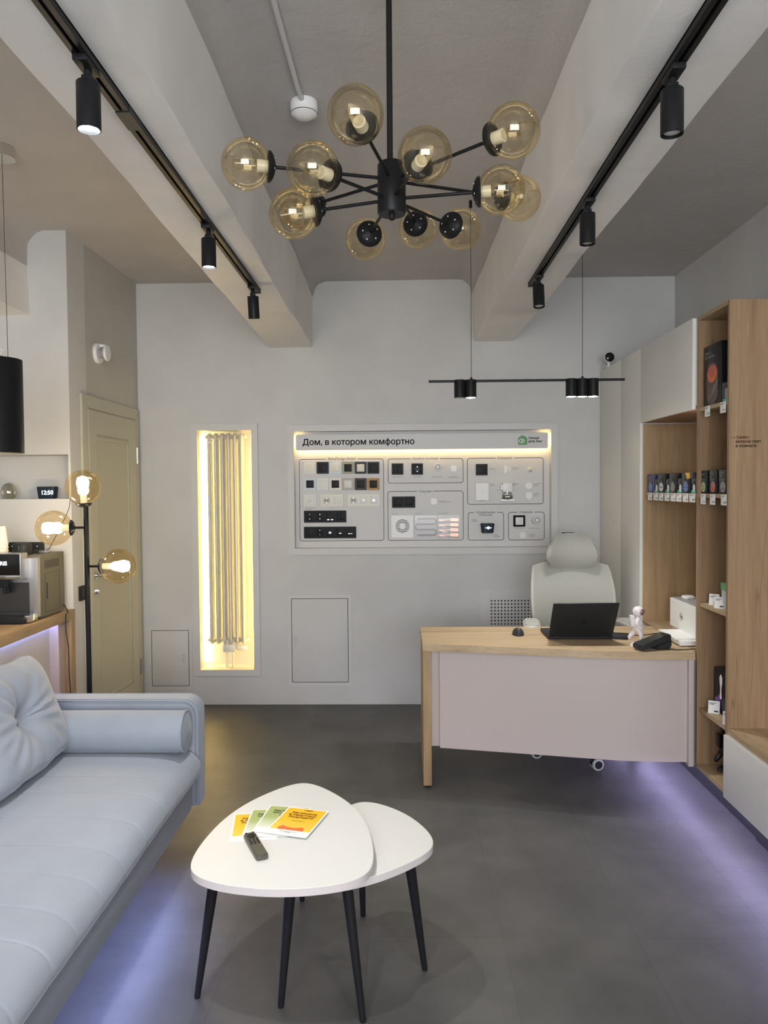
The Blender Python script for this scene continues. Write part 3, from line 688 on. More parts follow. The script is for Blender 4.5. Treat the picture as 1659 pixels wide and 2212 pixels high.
# fan, floor heating and towel-rail samples
a = at(845.6, 1161, YD); c = at(893.2, 1113.8, YD); m_ = onwall(((a.x+c.x)/2, YD, (a.z+c.z)/2)); s_ = (c.x-a.x)/2
t = thing('extractor_fan', ((a.x+c.x)/2, YD, a.z), 'square white extractor fan with round louvred grille on the display board', 'fan')
b = MB(); b.m = m_; b.prism(rrect(2*s_, 2*s_, .006), 0, .014, .003, True)
for k in range(9): b.box(-s_+.006, s_-.006, -s_+.016+k*.0155, -s_+.019+k*.0155, .014, .0155)
b.build('cover', M['plw'], t)
b = MB(); b.m = m_; b.cyl((0, .004, .0145), (0, .004, .0160), s_*.62, n=32); b.build('duct_opening', M['dark'], t)
b = MB(); b.m = m_
for k in range(-4, 5):
    z = k*.0105; wv = math.sqrt(max(0, (s_*.62)**2-z*z)); b.box(-wv, wv, .004+z-.0030, .004+z+.0030, .016, .020)
b.cyl((0, .004, .016), (0, .004, .0212), s_*.27, n=24); b.build('louvre', M['plw'], t)
for kx, (x0, x1, nm, lab) in enumerate(((896, 943.4, 'heating_sample', 'clear sample plate with curved grey floor heating loops'), (945.5, 993.2, 'heating_film_sample', 'clear sample plate with copper coloured strips right of the looped one'))):
    a = at(x0, 1161.4, YD); c = at(x1, 1113.4, YD); w_ = c.x-a.x; h_ = c.z-a.z; m_ = onwall(((a.x+c.x)/2, YD, (a.z+c.z)/2))
    t = thing(nm, ((a.x+c.x)/2, YD, a.z), lab, 'sample plate')
    b = MB(); b.m = m_; b.box(-w_/2, w_/2, -h_/2, h_/2, 0, .002); b.build('base', M['board'], t)
    if kx == 0:
        pts = []
        for k in range(4):
            y = -h_/2+.018+k*.039
            for j in range(9):
                f = j/8; f = f if k % 2 == 0 else 1-f; pts.append((-w_/2+.02+(w_-.04)*f, y, .006))
            if k < 3:
                sx = 1 if k % 2 == 0 else -1
                for a_ in (-60, -30, 0, 30, 60): pts.append((sx*(w_/2-.02+.016*math.cos(R_(a_))), y+.0195+.0195*math.sin(R_(a_)), .006))
        b = MB(); b.m = m_; b.tube(pts, .0045, 8); b.build('heating_pipe', M['grayp'], t)
    else:
        b = MB(); b.m = m_
        for k in range(4):
            y = h_/2-.03-k*.036
            b.box(-w_/2+.01, w_/2-.01, y-.002, y+.002, .003, .005); b.box(w_*.08, w_/2-.012, y-.012, y+.010, .002, .003); b.box(-w_/2+.012, -w_*.2, y-.008, y-.003, .002, .003)
        b.build('heating_strip', M['copper'], t)
        b = MB(); b.m = m_
        for k in range(5): y = h_/2-.012-k*.036; b.tube([(-w_/2+.006, y, .006), (0, y+.006, .007), (w_/2-.006, y, .006)], .0025, 6)
        b.build('rail', M['chrome'], t)
    b = MB(); b.m = m_; b.box(-w_/2, w_/2, -h_/2, h_/2, .011, .0125); b.build('cover_plate', M['clear'], t)
def smart_speaker(name, m, w0, w1, h, d, label, glyph):     # trapezoid speaker; local x right, y up, z towards viewer
    t = thing(name, m, label, 'smart speaker')
    b = MB(); sec = [(w1/2*.90, 0), (w1/2*.96, .006), (w0/2, h-.006), (w0/2*.97, h)]
    vs = []; 
    for hw, y in sec:
        for p in rrect(2*hw, d, d*.22, 4): vs.append((p[0], y, p[1]+d/2))
    n_ = len(vs)//4; fs = [(k*n_+i, k*n_+(i+1) % n_, (k+1)*n_+(i+1) % n_, (k+1)*n_+i) for k in range(3) for i in range(n_)]+[tuple(range(n_)), tuple(3*n_+i for i in range(n_))]
    b._add(vs, fs); b.build('body', pm('speaker_navy', (.018, .028, .040), .45), t, local=True)
    if glyph == 'logo':
        b = MB(); b.cyl((.004, h*.55, d), (.004, h*.55, d+.001), .011, n=6); b.box(-.018, .026, h*.55-.003, h*.55+.003, d, d+.001); b.build('display_glow', M['screen'], t, local=True)
    else:
        o = text(glyph, Matrix.Identity(4), M['screenw'], 'clock_digits', None, .03, w0*.60, bold=.0003)
        o.parent = t; o.matrix_local = Matrix.Translation((-w0*.24, h*.36, d+.0008)); ROOT[o.name] = ROOT[t.name]
    return t
a = at(1051.8, 1150.6, YD); smart_speaker('smart_speaker', onwall((a.x, YD, a.z)), .095, .085, .068, .06, 'small dark blue smart speaker with glowing mark on the display board', 'logo')

# ------------------------------------------------------------------ door in the left wall
def sx(px, X): return F*X/(px-865.0)
t = thing('door_1', (XL, 4.9, 0), 'cream panelled interior door with casing in the left wall', 'door'); struct(t)
for k in ('label', 'category'): del t[k]
def yon(px, py, X): return X/at(px, py, 1).x
d0, d1 = yon(178, 900, XL+.014), yon(303, 1000, XL+.014); dz = at(182, 850, 4.50).z-.005
b = MB(); x1 = XL+.014
b.m = frame((XL, 0, 0), (0, 1, 0), (0, 0, 1))
def jamb(pts, th=.014): b.prism(pts, 0, th, .002)
cw = .075
jamb([(d0, 0), (d0+cw, 0), (d0+cw, dz-cw), (d0, dz)]); jamb([(d1, 0), (d1, dz), (d1-cw, dz-cw), (d1-cw, 0)]); jamb([(d0, dz), (d0+cw, dz-cw), (d1-cw, dz-cw), (d1, dz)])
b.build('door_casing', M['door'], t)
b = MB(); b.box(XL-.03, XL-.002+.008, d0+cw, d1-cw, .005, dz-cw)
leaf = b.build('door_leaf', M['door'], t)
l0, l1 = d0+cw+.012, d1-cw-.012; lt = dz-cw-.010
b = MB(); y0_, y1_ = l0, l1; st_ = .115
for a in ((l0, l0+st_, .01, lt), (l1-st_, l1, .01, lt), (l0+st_, l1-st_, lt-.14, lt), (l0+st_, l1-st_, .01, .22)): b.box(XL+.004, XL+.016, a[0], a[1], a[2], a[3])
b.build('stile', M['door'], t)
b = MB(); b.m = frame((XL+.006, 0, 0), (0, 1, 0), (0, 0, 1)); b.rim([(l0+st_+.012, .232), (l1-st_-.012, .232), (l1-st_-.012, lt-.152), (l0+st_+.012, lt-.152)], .022, 0, .006); b.build('panel_moulding', M['door'], t)
for z in (at(294, 985, 5.38).z, at(301, 1437, 5.38).z):
    b = MB(); b.cyl((XL+.020, d1-cw-.004, z-.055), (XL+.020, d1-cw-.004, z+.055), .007, n=10); b.build('hinge', M['chrome'], t)
hz = at(206, 1240, 4.66).z
hy = yon(208, 1258, XL+.02)
b = MB(); b.cyl((XL+.016, hy, hz), (XL+.024, hy, hz), .026); b.cyl((XL+.02, hy, hz), (XL+.062, hy, hz), .009); b.tube([(XL+.058, hy, hz), (XL+.062, hy+.03, hz), (XL+.060, hy+.12, hz-.002)], .0085, 10); b.build('door_handle', M['chrome'], t)
hz2 = at(206, 1275, 4.66).z
b = MB(); b.cyl((XL+.016, hy, hz2), (XL+.022, hy, hz2), .026); b.box(XL+.022, XL+.036, hy-.004, hy+.004, hz2-.014, hz2+.014, bev=.002); b.build('lock_turn', M['chrome'], t)
t = thing('light_switch', (XL, 4.42, 1.0), 'black light switch on the beige wall left of the cream door', 'switch')
zc_ = at(176, 1279, 4.45).z
b = MB(); b.m = frame((XL, yon(176, 1279, XL), zc_), (0, 1, 0), (0, 0, 1)); b.prism(rrect(.085, .085, .004), 0, .010, .002); b.build('frame', SC['char'], t)
b = MB(); b.m = frame((XL+.010, yon(176, 1279, XL), zc_), (0, 1, 0), (0, 0, 1)); b.box(-.027, .027, -.027, .027, 0, .005, bev=.001); b.build('rocker', SC['dark'], t)
# siren above the door
yy = yon(219, 763, XL+.03); zz = at(222, 763, yy).z
t = thing('fire_alarm_sounder', (XL, yy, zz), 'round white alarm sounder on the wall above the door', 'alarm')
b = MB(); b.lathe([(0, 0), (.062, 0), (.064, .008), (.060, .022), (0, .022)], o=(XL, yy, zz), axis=(1, 0, 0)); b.build('base', M['plw'], t)
b = MB(); b.cyl((XL+.02, yy, zz), (XL+.060, yy, zz), .030); b.build('neck', M['grayp'], t)
b = MB(); b.lathe([(0, .056), (.046, .056), (.050, .062), (.046, .072), (0, .074)], o=(XL, yy, zz), axis=(1, 0, 0)); b.box(XL+.015, XL+.06, yy-.006, yy+.006, zz+.038, zz+.052); b.build('cap', M['plw'], t)

# ------------------------------------------------------------------ cabinet run on the right
XF = 1.42; CT = 2.345; CB = .185; Y1, Y2, Y3 = 3.36, 3.72, 4.53; XB = XR-.01
cs = .018
# tall white cabinet
t = thing('tall_cabinet', (XF+.2, 5.0, CB), 'tall white floor to top cabinet in the far right corner', 'cabinet')
b = MB(); b.box(XF, XB, Y3+cs, YB-.004, CB, CT); b.build('body', M['whitec'], t)
b = MB(); b.box(XF-.002, XB, Y3, Y3+cs, CB, 1.905); b.build('side_panel', M['oak'], t)
ym = F*XF/(1343-865.)
for a, c, l in ((Y3-.0, ym-.002, 'near'), (ym+.002, YB-.006, 'far')):
    MB().box(XF-.018, XF-.001, a, c, CB+.0, CT, bev=.0015).build('door', M['whitec'], t)
# upper cabinet over the counter niche
sz_ = 1.508
t = thing('wall_cabinet', (XF+.2, 4.1, 1.91), 'white upper cabinet with flat door above the wooden niche', 'cabinet')
b = MB(); b.box(XF, XB, Y2+.001, Y3+cs-.001, 1.93, CT); b.build('body', M['whitec'], t)
b = MB(); b.box(XF, XB, Y2+.001, Y3-.001, 1.912, 1.93); b.build('bottom_panel', M['oakd'], t)
MB().box(XF-.018, XF-.001, Y2+.012, Y3-.003, 1.912, CT, bev=.0015).build('door', M['whitec'], t)
b = MB(); b.box(XF+.03, XF+.042, Y2+.001, Y2+.006, sz_+.02, 1.90); b.build('led_strip', emis('niche_white_led', (1, .80, .72), 14), t)
# lower cabinet in the niche, printer stands on it
t = thing('base_cabinet', (XF+.2, 4.1, CB), 'low cabinet with oak worktop inside the niche under the printer', 'cabinet')
b = MB(); b.box(XF, XB, Y2+.001, Y3-.001, CB, .715); b.build('body', M['whitec'], t)
b = MB(); b.box(XF+.001, XB, Y2+.001, Y3-.001, .716, .750); b.build('worktop', M['oaky'], t)
# shelf across the niche
t = thing('wall_shelf', (XF+.1, 4.1, 1.5), 'thin oak shelf across the niche carrying the row of boxed speakers', 'shelf')
sz = 1.508
b = MB(); b.box(XF+.012, XF+.22, Y2+.001, Y3-.001, sz-.018, sz); b.build('board', M['oaky'], t)
# open shelf tower
t = thing('shelf_unit', (XF+.2, 3.54, CB), 'tall narrow open oak shelf unit right of the desk', 'shelf unit')
b = MB(); b.box(XF, XB, Y2-cs, Y2, CB, CT); b.build('side_panel', M['oakd'], t)
b = MB(); b.box(XF, XB, Y1, Y1+cs, CB, CT); b.build('side_panel', M['oakd'], t)
b = MB(); b.box(XB-.02, XB-.001, Y1+cs, Y2-cs, CB, CT); b.build('back_panel', M['oakd'], t)
b = MB(); b.box(XF, XB-.02, Y1+cs, Y2-cs, CT-cs, CT); b.build('top_panel', M['oaky'], t)
b = MB(); b.box(XF, XB-.02, Y1+cs, Y2-cs, CB, CB+cs); b.build('bottom_panel', M['oaky'], t)
SH = [1.915, 1.508, .985, .478]
for k, z in enumerate(SH):
    b = MB(); b.box(XF+(.004 if k < 2 else .012), XB-.02, Y1+cs, Y2-cs, z-cs, z); b.build('shelf', M['oaky'], t)
words(t, [('— Салют,', onwall((at(1580, 947, Y1).x, Y1-.0006, at(1580, 947.5, Y1).z)), .02, (1618-1580)*Y1/F, 'LEFT', .0003),
          ('включи свет', onwall((at(1589, 957, Y1).x, Y1-.0006, at(1589, 956.5, Y1).z)), .02, (1642-1589)*Y1/F, 'LEFT', .0003),
          ('в комнате', onwall((at(1589, 966, Y1).x, Y1-.0006, at(1589, 966, Y1).z)), .02, (1632-1589)*Y1/F, 'LEFT', .0003)], M['inkr'])
# bench with drawer towards the camera
t = thing('bench_cabinet', (XF+.2, 2.6, CB), 'low bench cabinet with white drawer front and oak top at right edge', 'cabinet')
b = MB(); b.box(XF, XB, 1.7, Y1-.001, .462, .484); b.build('top', M['oaky'], t)
b = MB(); b.box(XF+.002, XB, 1.7, Y1-.001, CB, .461); b.build('body', M['whitec'], t)
MB().box(XF-.016, XF+.001, 2.35, Y1-.003, CB-.002, .458, bev=.0015).build('drawer', M['whitec'], t)
MB().box(XF-.016, XF+.001, 1.70, 2.345, CB-.002, .458, bev=.0015).build('drawer', M['whitec'], t)
box('plinth', M['dark'], t, XF+.12, XB, 1.72, Y1-.02, 0, CB)
b = MB(); b.box(XF+.13, XB, Y1-.01, YB-.01, 0, CB-.001)
tag(b.build('plinth', M['dark']), 'dark recessed plinth under the row of cabinets and shelves on the right', 'plinth')
t = thing('plinth_light', (XF+.04, 3.4, CB), 'violet strip light under the front edge of the right hand cabinets', 'strip light')
b = MB(); b.box(XF+.020, XF+.032, 1.75, 5.35, CB-.008, CB-.001); b.build('led_strip', M['cabled'], t)

# ------------------------------------------------------------------ goods on the shelves
def carton(name, y0, y1, z0, h, dep, label, cat, group, card, motif, mcol, txt, x=XF+.016, tcol='plw', extra=None):
    t = thing(name, (x+dep/2, (y0+y1)/2, z0), label, cat, group)
    b = MB(); b.box(x, x+dep, y0, y1, z0, z0+h, bev=.001); b.build('carton', card, t)
    w_ = y1-y0; cy = (y0+y1)/2; m = onside((x-.0004, cy, z0)); b = MB(); b.m = m
    if motif == 'speaker':
        b.prism(rrect(w_*.52, h*.46, w_*.2), 0, .0008); b.m = onside((x-.0004, cy, z0+h*.30))
        b.bm.free(); b = MB(); b.m = m; b.prism([(p[0], p[1]+h*.29) for p in rrect(w_*.58, h*.44, w_*.22)], 0, .0008)
        b.build('printed_speaker', mcol, t)
        b = MB(); b.m = m; b.rim([(w_*.20*math.cos(a), h*.40+w_*.16*math.sin(a)) for a in [2*PI*k/20 for k in range(20)]], .004, .0008, .0014); b.build('printed_ring', M['grayp'], t)
    elif motif == 'oval':
        b.prism([(w_*.26*math.cos(a)+w_*.12, h*.33+h*.27*math.sin(a)) for a in [2*PI*k/20 for k in range(20)]], 0, .0008); b.build('printed_bulb', mcol, t)
        b = MB(); b.m = m; b.prism([(-w_*.49, .001), (w_*.49, .001), (w_*.49, h*.14), (-w_*.49, h*.22)], .0003, .0006); b.build('printed_band', M['teal'], t)
    if txt:
        text(txt, onside((x-.0010, y1-w_*.10, z0+h*.80)), M[tcol], 'lettering', t, h*.10, w_*.62, bold=.0002)
    if extra == 'screen':
        text('20:42', onside((x-.0022, cy+w_*.17, z0+h*.16)), M['plw'], 'printed_clock', t, .02, w_*.34, bold=.0002)
    if extra == 'corner':
        b = MB(); b.m = m; b.prism([(-w_*.05, h*.98), (w_*.48, h*.98), (w_*.48, h*.72), (w_*.2, h*.66)], .0003, .0009); b.build('printed_corner', M['yellow'], t)
    return t
GS = 'boxed speakers on the niche shelf'
def yx(px, X=XF+.016): return F*X/(px-865.)
big = [(1395, 1407.5, 'navy', 'blue', 'dark blue boxed speaker at the far left end of the niche shelf', None), (1416.5, 1431.5, 'cardb', 'plw', 'black boxed speaker with white printed speaker, second large box on the niche shelf', None),
       (1441, 1456, 'cardb', 'grayp', 'black boxed speaker with grey printed speaker, third large box on the niche shelf', None), (1467.5, 1485, 'yellow', 'blue', 'yellow and black boxed speaker with blue printed speaker on the niche shelf', 'corner')]
for a, c, cd, mo, lab, ex in big:
    carton('speaker_box', yx(c)+.002, yx(a), sz, .104, .075, lab, 'box', GS, M[cd] if cd != 'yellow' else M['cardb'], 'speaker', M[mo], 'Салют!\nЭто\nSberBoom', extra=ex)
small = [(1408, 1416, 'first'), (1432, 1440.5, 'second'), (1457, 1467, 'third'), (1486, 1496, 'fourth')]
for a, c, nth in small:
    carton('smart_bulb_box', yx(c)+.002, yx(a), sz, .075, .05, '%s of the small black and green lamp boxes from the left, niche shelf' % nth, 'box', 'small boxed lamps on the niche shelf', M['cardb'], 'oval', M['plw'], 'Умный\nSber', x=XF+.02)
def ptag(y, z, label, w=.030*1.4, h=.040, X=XF-.004, lean=0):
    t = thing('price_tag', (X, y, z-h), label, 'price tag', 'white price tags along the shelf edges')
    b = MB(); b.box(X-.001, X, y-w/2, y+w/2, z-h, z, bev=.0004); b.build('card', M['paper'], t)
    b = MB(); b.m = onside((X-.0013, y, z-h)); b.box(-w*.4, w*.25, h*.84, h*.87, 0, .0003); b.box(-w*.4, w*.05, h*.76, h*.79, 0, .0003); b.build('print_line', M['line'], t)
    text('399 ₽' if int(y*100) % 2 else '1 299 ₽', onside((X-.0014, y-w*.02, z-h*.82)), M['line'], 'printed_price', t, .01, w*.42, bold=.0003)
tgs = [1400, 1412, 1423.5, 1436, 1449, 1461.5, 1475.5, 1490]
nm_ = ['first', 'second', 'third', 'fourth', 'fifth', 'sixth', 'seventh', 'eighth']
for px, nn in zip(tgs, nm_): ptag(yx(px, XF+.01), sz-.002, 'white price tag on the niche shelf edge, %s from the left' % nn, w=.075, h=.042, X=XF+.010)
tri = [(1506, 1521, 'lgreen', 'green', 'black boxed clock speaker with pale green speaker print on the shelf unit'), (1526, 1542, 'red', 'red', 'black boxed clock speaker with red speaker print on the shelf unit'), (1546, 1564, 'grayp', 'grayp', 'black boxed clock speaker with grey speaker print on the shelf unit')]
for a, c, mo, _, lab in tri:
    carton('speaker_box', max(Y1+cs+.002, yx(c)), yx(a), SH[1], .108, .07, lab, 'box', 'boxed clock speakers on the shelf unit', M['cardb'], 'speaker', M[mo], 'Салют!\nЭто\nSberBoom', extra='screen')
for px, nn in ((1512, 'green'), (1532, 'red'), (1556, 'grey')): ptag(yx(px, XF), SH[1]-.002, 'white price tag hanging under the %s clock speaker box' % nn, w=.060, h=.048, X=XF+.002)
for px, nn in ((1520, 'large black speaker box on the top shelf'), (1553, 'small box on the top shelf')): ptag(yx(px, XF), SH[0]-.002, 'white price tag hanging under the %s' % nn, w=.060, h=.048, X=XF+.002)
# large speaker carton on the top shelf
x0 = XF+.02; ya, yb_ = 3.487, 3.690
t = thing('speaker_box', (x0+.1, 3.57, SH[0]), 'large black speaker carton with glowing orange print on the top shelf', 'box')
b = MB(); b.box(x0, x0+.2, ya, yb_, SH[0], SH[0]+.28, bev=.002); b.build('carton', M['cardb'], t)
m = onside((x0-.0006, (ya+yb_)/2, SH[0])); b = MB(); b.m = m; b.prism(rrect(.13, .19, .058, 8, 0, .100), 0, .0008); b.build('printed_speaker', pm('brown_print_speaker', (.10, .045, .04), .4), t)
b = MB(); b.m = m; b.prism([(.052*math.cos(a), .145+.040*math.sin(a)) for a in [2*PI*k/24 for k in range(24)]], .0008, .0014); b.build('printed_ring', M['orange'], t)
b = MB(); b.m = m; b.prism([(.038*math.cos(a), .155+.026*math.sin(a)) for a in [2*PI*k/24 for k in range(24)]], .0014, .0020); b.build('printed_top', M['red'], t)
text('Салют!\nЭто SberBoom', onside((x0-.0012, yb_-.014, SH[0]+.240)), M['plw'], 'lettering', t, .02, .115, bold=.0003)
b = MB(); b.m = m
for k in range(3): b.tube([(-.05+.05*i/3+k*.015, .03+k*.02+.012*i*i/6, .001) for i in range(6)], .0008, 4)
b.build('printed_arc', M['lgreen'], t)
t = thing('smart_bulb_box', (XF+.05, 3.42, SH[0]), 'small dark carton in front of the large speaker carton', 'box')
b = MB(); b.box(XF+.012, XF+.07, Y1+cs+.002, 3.462, SH[0], SH[0]+.085, bev=.001); b.build('carton', M['cardb'], t)
b = MB(); b.m = onside((XF+.0114, 3.415, SH[0])); b.prism(rrect(.03, .045, .01, 4, .0, .035), 0, .0006); b.build('printed_device', M['grayp'], t)
b = MB(); b.m = onside((XF+.0114, 3.415, SH[0])); b.box(-.034, .034, .001, .012, 0, .0004); b.build('printed_band', M['teal'], t)
# shelf 3: green and white box, cards
t = thing('product_box', (XF+.1, 3.42, SH[2]), 'white and green product box half hidden at the right of the shelf', 'box')
b = MB(); b.box(XF+.045, XF+.14, 3.46, 3.535, SH[2], SH[2]+.115, bev=.001); b.build('carton', pm('pale_grey_card', (.42, .46, .46), .5), t)
b = MB(); b.box(XF+.043, XF+.142, 3.458, 3.537, SH[2]+.085, SH[2]+.117); b.build('green_band', M['green'], t)
def standcard(x, y, z, label, rz=0, w=.055, h=.045):
    t = thing('price_card', (x, y, z), label, 'price tag', 'standing price cards on the lower shelves', rot=(0, 0, rz))
    b = MB(); b.m = Matrix.Rotation(R_(-12), 4, 'X'); b.box(-w/2, w/2, -.001, .001, .0, h); b.build('card', M['paper'], t, local=True)
    b = MB(); b.m = Matrix.Rotation(R_(-12), 4, 'X'); b.box(-w*.4, w*.2, -.0013, -.001, h*.80, h*.84); b.box(-w*.4, 0, -.0013, -.001, h*.7, h*.74); b.box(w*.02, w*.38, -.0013, -.001, h*.12, h*.24); b.build('printed_price', M['line'], t, local=True)
standcard(XF+.045, 3.62, SH[2], 'left one of two white price cards beside the green box', R_(-38), .045, .052)
standcard(XF+.030, 3.52, SH[2], 'right one of two white price cards, in front of the green box', R_(-38), .045, .052)
# shelf 4: purple lamp carton
t = thing('lamp_box', (XF+.1, 3.5, SH[3]), 'black and purple carton printed with a white lamp on the lower shelf', 'box')
b = MB(); b.box(XF+.07, XF+.26, 3.52, 3.675, SH[3], SH[3]+.205, bev=.001); b.build('carton', M['cardb'], t)
def dbl(fn):
    for m in (onside((XF+.0695, 3.595, SH[3])), onwall((XF+.145, 3.3995, SH[3]))): pass
m = onside((XF+.0695, 3.595, SH[3]))
b = MB(); b.m = m; b.prism([(-.01, .07), (.012, .07), (.008, .12), (.018, .15), (.016, .175), (0, .185), (-.014, .17), (-.012, .15), (-.004, .12)], 0, .0008); b.build('printed_lamp', M['plw'], t)
b = MB(); b.m = m; b.prism([(-.045, .03), (-.005, .02), (.0, .065), (-.02, .085), (-.045, .07)], .0, .0006); b.prism([(.05, .08), (.074, .07), (.074, .13), (.06, .14)], 0, .0006); b.build('printed_shape', M['purple'], t)
text('Умный\nночник\nSber', onside((XF+.0688, 3.660, SH[3]+.06)), M['plw'], 'lettering', t, .014, .03)
standcard(XF+.04, 3.60, SH[3], 'white price card standing left of the purple lamp carton', R_(-30), .05, .058)
standcard(XF+.035, 3.425, SH[3], 'white price card at the near end of the lower shelf by the upright', R_(-30), .05, .058)
# little white camera on top of the tall cabinet
yk = 5.22; xk = at(1315, 790, yk).x
t = thing('security_camera', (xk, yk, CT), 'small white round camera with black face on top of the tall cabinet', 'camera')
b = MB(); b.lathe([(0, 0), (.022, 0), (.022, .004), (.008, .010), (.007, .035)], o=(xk, yk, CT)); b.build('stand', M['plw'], t)
b = MB(); b.m = frame((xk, yk-.012, CT+.062), (1, 0, 0), (0, 0, 1)); b.lathe([(0, -.024), (.024, -.022), (.033, -.006), (.034, .006), (.031, .010)]); b.build('housing', M['plw'], t)
b = MB(); b.m = frame((xk, yk-.012, CT+.062), (1, 0, 0), (0, 0, 1)); b.lathe([(.031, .009), (.022, .0135), (.012, .016), (0, .0165)]); b.build('face', M['blackg'], t)

# ------------------------------------------------------------------ desk
DZ = .750
t = thing('desk', (.75, 4.05, 0), 'wide light oak reception desk with pinkish grey front panel and slab leg', 'desk')
def bez(p0, p1, p2, n=8): return [tuple((1-k/n)**2*Vector(p0)+2*(k/n)*(1-k/n)*Vector(p1)+(k/n)**2*Vector(p2)) for k in range(n+1)]
top = [(.108, 3.90), (.72, 3.768)]+bez((.95, 3.718), (1.12, 3.680), (1.30, 3.678))+[(1.402, 3.678), (1.402, 3.72), (1.418, 3.724), (1.418, 4.37), (.105, 4.37)]
b = MB(); b.prism(top, DZ-.037, DZ, .001); b.build('desktop', M['oakx'], t)
b = MB(); b.box(.109, .151, 3.912, 4.368, .012, DZ-.038, bev=.001); b.build('leg_panel', M['oak'], t)
b = MB(); b.cyl((.13, 3.95, 0), (.13, 3.95, .012), .015); b.cyl((.13, 4.33, 0), (.13, 4.33, .012), .015); b.build('foot', M['black'], t)
def ribbon(path, th, z0, z1, name, mat, par):
    P = [Vector(p) for p in path]; out = []
    for i, p in enumerate(P):
        d = (P[min(i+1, len(P)-1)]-P[max(i-1, 0)]).normalized(); out.append(p+Vector((-d.y, d.x))*th)
    b = MB(); b.prism([tuple(p) for p in P]+[tuple(p) for p in out[::-1]], z0, z1, .0008); return b.build(name, mat, par)
ribbon([(.194, 3.915), (.72, 3.802)]+bez((.95, 3.752), (1.12, 3.712), (1.28, 3.710))+[(1.376, 3.710)], .018, .208, DZ-.038, 'front_panel', M['pink'], t)
b = MB(); b.box(.152, .20, 3.945, 3.963, .208, DZ-.038); b.build('filler_strip', M['pink'], t)
b = MB(); b.box(1.376, 1.400, 3.684, 3.760, .195, DZ-.038, bev=.001); b.build('end_post', M['pink'], t)

# ------------------------------------------------------------------ office chair behind the desk
oc = Vector((1.04, 4.47, 0))
t = thing('office_chair', oc, 'light grey mesh office chair with headrest behind the oak desk', 'chair')
cx, cy = oc.x, oc.y
b = MB()
for k in range(5):
    a = R_(-86+72*k); d = Vector((math.cos(a), math.sin(a), 0)); p = d.cross(Vector((0, 0, 1)))
    for j in range(6):
        f = j/6; g = (j+1)/6
        q0 = Vector((cx, cy, .135))+d*(.03+.27*f)-Vector((0, 0, .055*f)); q1 = Vector((cx, cy, .135))+d*(.03+.27*g)-Vector((0, 0, .055*g))
        b.cyl(q0, q1, .026*(1-.45*f), .026*(1-.45*g), n=12, cap=False)
    b.cyl(Vector((cx, cy, .06))+d*.30, Vector((cx, cy, .10))+d*.30, .018, n=12)
b.cyl((cx, cy, .10), (cx, cy, .17), .045, .04, n=20)
b.build('star_base', M['chairf'], t)
for k in range(5):
    a = R_(-86+72*k); d = Vector((math.cos(a), math.sin(a), 0)); c0 = Vector((cx, cy, .033))+d*.30; wa = Vector((1, .12 if k % 2 else -.1, 0)).normalized() if k in (0, 4) else d.cross(Vector((0, 0, 1)))
    if k in (0, 4): wa = Vector((.15, -1, 0)).normalized()
    b = MB(); b.cyl(c0+wa*.009, c0+wa*.024, .031, n=24); b.cyl(c0-wa*.009, c0-wa*.024, .031, n=24); b.cyl(c0-wa*.012, c0+wa*.012, .012, n=12)
    cs_ = b.build('caster', M['blackm'], t)
    b = MB()
    for s in (1, -1):
        b.m = Matrix.Identity(4); b.lathe([(.031, .010), (.0335, .013), (.0335, .021), (.028, .0255), (.022, .0255), (.022, .024)], o=c0, axis=wa*s, n=28)
    b.build('wheel_ring', M['chairf'], cs_)
    b = MB(); u_ = wa.cross(Vector((0, 0, 1))); b.grid(lambda u, v: c0+wa*(-.012+.024*v)+u_*(.038*math.cos(PI*u))+Vector((0, 0, .038*math.sin(PI*u))), 12, 2); b.build('caster_hood', M['blackm'], cs_)
MB().cyl((cx, cy, .15), (cx, cy, .40), .026).build('gas_column', M['blackm'], t)
b = MB(); b.box(cx-.12, cx+.12, cy-.10, cy+.14, .385, .43, bev=.012); b.build('mechanism', M['grayp'], t)
b = MB(); b.m = Matrix.Translation((cx, cy-.01, 0)); b.prism(rrect(.50, .48, .12, 8), .43, .50, .025, True, 4); b.build('seat', M['mesh'], t)
def sheet(fn, th, name, mat, par, nu=25, nv=21):
    b = MB()
    def P(u, v, s):
        p = fn(u, v); e = 1e-3; du = fn(min(u+e, 1), v)-fn(max(u-e, 0), v); dv = fn(u, min(v+e, 1))-fn(u, max(v-e, 0)); n_ = du.cross(dv).normalized()
        return p+n_*s*th/2
    F_ = [[None]*nu for _ in range(nv)]; vs = []
    for s in (1, -1):
        for j in range(nv):
            for i in range(nu): vs.append(P(i/(nu-1), j/(nv-1), s))
    k = nu*nv; fs = []
    for j in range(nv-1):
        for i in range(nu-1):
            q = (j*nu+i, j*nu+i+1, (j+1)*nu+i+1, (j+1)*nu+i); fs.append(q); fs.append(tuple(k+x for x in q[::-1]))
    bd = [i for i in range(nu)]+[j*nu+nu-1 for j in range(1, nv)]+[(nv-1)*nu+i for i in range(nu-2, -1, -1)]+[j*nu for j in range(nv-2, 0, -1)]
    for i in range(len(bd)): a, c = bd[i], bd[(i+1) % len(bd)]; fs.append((a, c, k+c, k+a))
    b._add(vs, fs, True); return b.build(name, mat, par)
def squircle(u, v, hw, hh, e=.42):     # unit square mapped onto a rounded panel
    x = 2*u-1; y = 2*v-1
    X = x*math.sqrt(1-e*y*y/2*1.0) ; Y = y*math.sqrt(1-e*x*x/2*1.0)
    return X*hw, Y*hh
yb = 4.76
def back(u, v):
    x, z = squircle(u, v, .252, .265, .40); hw = 1+.02*math.sin(PI*v)-.10*(1-v); x *= hw
    return Vector((cx+x, yb-.10*(x/.25)**2-.05*math.sin(PI*v)+.05*(v), .815+z))
sheet(back, .022, 'backrest', M['mesh'], t)
